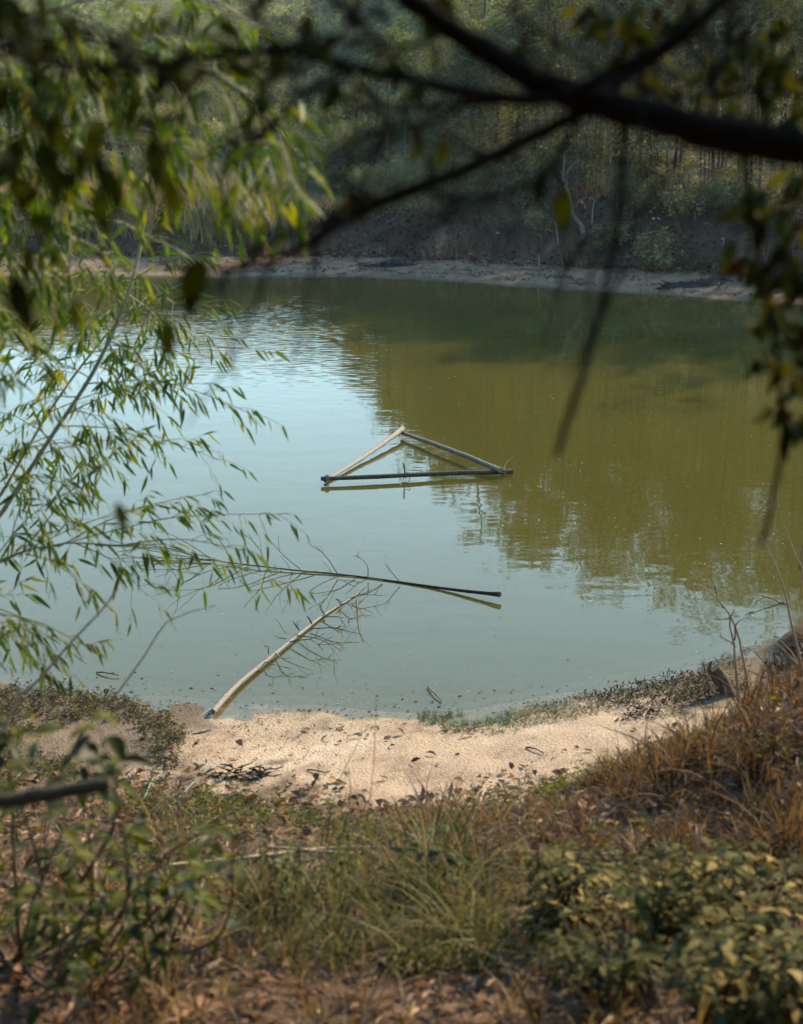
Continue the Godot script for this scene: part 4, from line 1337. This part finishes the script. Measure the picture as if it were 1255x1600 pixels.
	for i in 3000:
		var x := rnd(0.1, 2.75)
		var t := rnd(-0.1, 0.62) * (0.35 + x * 0.35)
		var d := near_shore(x) - t
		if patches.get_noise_2d(x * 30, d * 40) < 0.14 - x * 0.05: continue
		if x - mound_edge(d) > 0.1: continue
		xs.append(aim(Vector3(x, maxf(land(x, -d), 0.0), -d), Vector3.UP + any_dir() * 0.5, any_dir(), rnd(0.02, 0.065)))
		cs.append((Color(0.095, 0.13, 0.03) if patches.get_noise_2d(x * 30 + 9, d * 30) > 0.05 else Color(0.07, 0.065, 0.035)) * rnd(0.6, 1.3))
	var wd := many("water_weed", S.shrub_sprig[0], M.foliage, xs, cs, self)
	tag(wd, "low green weed creeping along the right waterline", "weed", "", "stuff")
	xs = []
	cs = []
	for i in 3600:
		var x := rnd(0.9, 2.7)
		var d := near_shore(x) - rnd(-0.08, 0.5)
		if x - mound_edge(d) > 0.2 or patches.get_noise_2d(x * 22 + 70, d * 22) < -0.05: continue
		xs.append(aim(Vector3(x, maxf(land(x, -d), 0.0) + rnd(0, 0.04), -d), any_dir(), any_dir(), rnd(0.01, 0.04)))
		cs.append(Color(0.07, 0.055, 0.038) * rnd(0.4, 2.2))
	var db := many("shore_debris", S.litter[1], M.litter, xs, cs, self)
	tag(db, "dark drifted leaves heaped along the right waterline", "debris", "", "stuff")
	xs = []
	cs = []
	for i in 3200:
		var x := rnd(-3.2, -1.25)
		var d := near_shore(x) - rnd(-0.05, 1.3)
		if patches.get_noise_2d(x * 20 + 33, d * 20) < x * 0.1 + 0.16: continue
		xs.append(aim(Vector3(x, maxf(land(x, -d), 0.0), -d), Vector3.UP + any_dir() * 0.5, any_dir(), rnd(0.04, 0.12)))
		cs.append((Color(0.1, 0.1, 0.03) if rng.randf() < 0.5 else Color(0.075, 0.055, 0.032)) * rnd(0.5, 1.3))
	var lw := many("shore_weed", S.shrub_sprig[1], M.foliage, xs, cs, self)
	tag(lw, "low olive weed on the dark soil of the left shore", "weed", "", "stuff")
	# bits afloat
	xs = []
	cs = []
	for i in 950:
		var d := lerpf(8.0, 27.0, pow(rng.randf(), 1.6))
		var x := rnd(-0.3, 0.3) * d
		if near_shore(x) > d - 0.05: continue
		xs.append(aim(Vector3(x, 0.004, -d), Vector3(rnd(-1, 1), 0, rnd(-0.4, 0.4)), Vector3.UP + any_dir() * 0.1, rnd(0.006, 0.022) * (0.8 + d * 0.03)))
		cs.append((Color(0.45, 0.42, 0.33) if rng.randf() < 0.5 else Color(0.07, 0.06, 0.04)) * rnd(0.6, 1.2))
	var fl := many("floating_bits", S.litter[2], M.litter, xs, cs, self)
	tag(fl, "tiny pale leaves and husks afloat on the pond", "floating bits", "", "stuff")
	xs = []
	cs = []
	for i in 900:
		var x := rnd(-2.6, 1.4)
		var d := near_shore(x) + absf(rng.randfn(0.0, 0.3))
		xs.append(aim(Vector3(x, maxf(land(x, -d) + 0.004, rnd(-0.03, 0.003)), -d), Vector3(rnd(-1, 1), 0, rnd(-0.6, 0.6)), Vector3.UP + any_dir() * 0.2, rnd(0.008, 0.032)))
		cs.append((Color(0.4, 0.34, 0.25) if rng.randf() < 0.35 else Color(0.06, 0.055, 0.045)) * rnd(0.6, 1.2))
	var sk := many("sunken_leaves", S.litter[1], M.litter, xs, cs, self)
	tag(sk, "soaked leaves lying in the shallows along the sand", "leaf litter", "", "stuff")

func make_shore_things() -> void:
	# heap of dark drift on the sand
	var q := ground_at(378, 1216)
	var h := thing("drift_heap", "small heap of black twigs lying on the bright sand", "twig heap", q)
	for i in 60:
		var p := Vector3(rnd(-0.14, 0.14), rnd(0.0, 0.05), rnd(-0.07, 0.07))
		var e := p + Vector3(rnd(-0.1, 0.1), rnd(-0.03, 0.03), rnd(-0.06, 0.06))
		e.y = maxf(e.y, 0.002)
		part("twig", tube(PackedVector3Array([p, p.lerp(e, 0.5) + any_dir() * 0.008, e]), 0.005, 0.003, 4), M.char, h)
	# wooden stump on the right bank
	q = ground_at(1140, 1085)
	h = thing("stump", "short grey wooden stump leaning on the right bank", "stump", q)
	var top := at_height(1118, 1046, q) - q
	part("wood", tube(smooth_path([Vector3(0.03, -0.08, 0.02), top * 0.45, top * 0.85, top], 4, 0.003), 0.045, 0.036, 10, 0.08), M.bark_grey, h)
	part("split", tube(smooth_path([top * 0.4 + Vector3(-0.04, 0, 0.02), top * 0.9 + Vector3(-0.05, 0.02, 0.02), top * 1.0 + Vector3(-0.03, 0.05, 0.0)], 3), 0.02, 0.008, 6), M.bark_grey, h)
	# sticks lying about on the sand
	var labels := ["long thin stick lying flat across the left sand", "short dark stick on the sand near the water", "curved twig on the sand below the right weeds", "thin stick half in the shallow water at left", "small forked twig beside the shallow water", "pale twig on the sand beside the stump", "dark twig lying right of the twig heap"]
	var k := 0
	for s in [[212, 1183, 278, 1191], [300, 1150, 330, 1143], [822, 1170, 850, 1180], [152, 1066, 187, 1072], [668, 1095, 690, 1107], [1070, 1090, 1105, 1067], [480, 1205, 512, 1211]]:
		var a := ground_at(s[0], s[1])
		var b := ground_at(s[2], s[3])
		a.y = maxf(a.y, 0.0) + 0.008
		b.y = maxf(b.y, 0.0) + 0.012
		var st := single("stick", tube(smooth_path([Vector3.ZERO, (b - a) * 0.5 + Vector3(rnd(-0.02, 0.02), 0.008, rnd(-0.02, 0.02)), b - a], 4, 0.002), 0.006, 0.004, 5, 0.1), M.dead_twig, labels[k], "stick")
		st.position = a
		k += 1
	# two thin green cords running from the slope to the water
	k = 0
	for s in [[[218, 1272, 0.02], [245, 1205, 0.01], [268, 1160, 0.01], [298, 1133, 0.01], [330, 1112, 0.02]], [[255, 1277, 0.02], [300, 1228, 0.01], [328, 1200, 0.012]]]:
		var pts := []
		for p in s:
			var g := ground_at(p[0], p[1])
			pts.append(g + Vector3(0, p[2], 0))
		var own := []
		for p in pts: own.append(p - pts[0])
		var c := single("cord", tube(smooth_path(own, 5, 0.001), 0.0035, 0.0035, 5), M.cord, ["long teal cord running down the sand to the water", "short teal cord on the sand right of the long one"][k], "cord")
		c.position = pts[0]
		k += 1
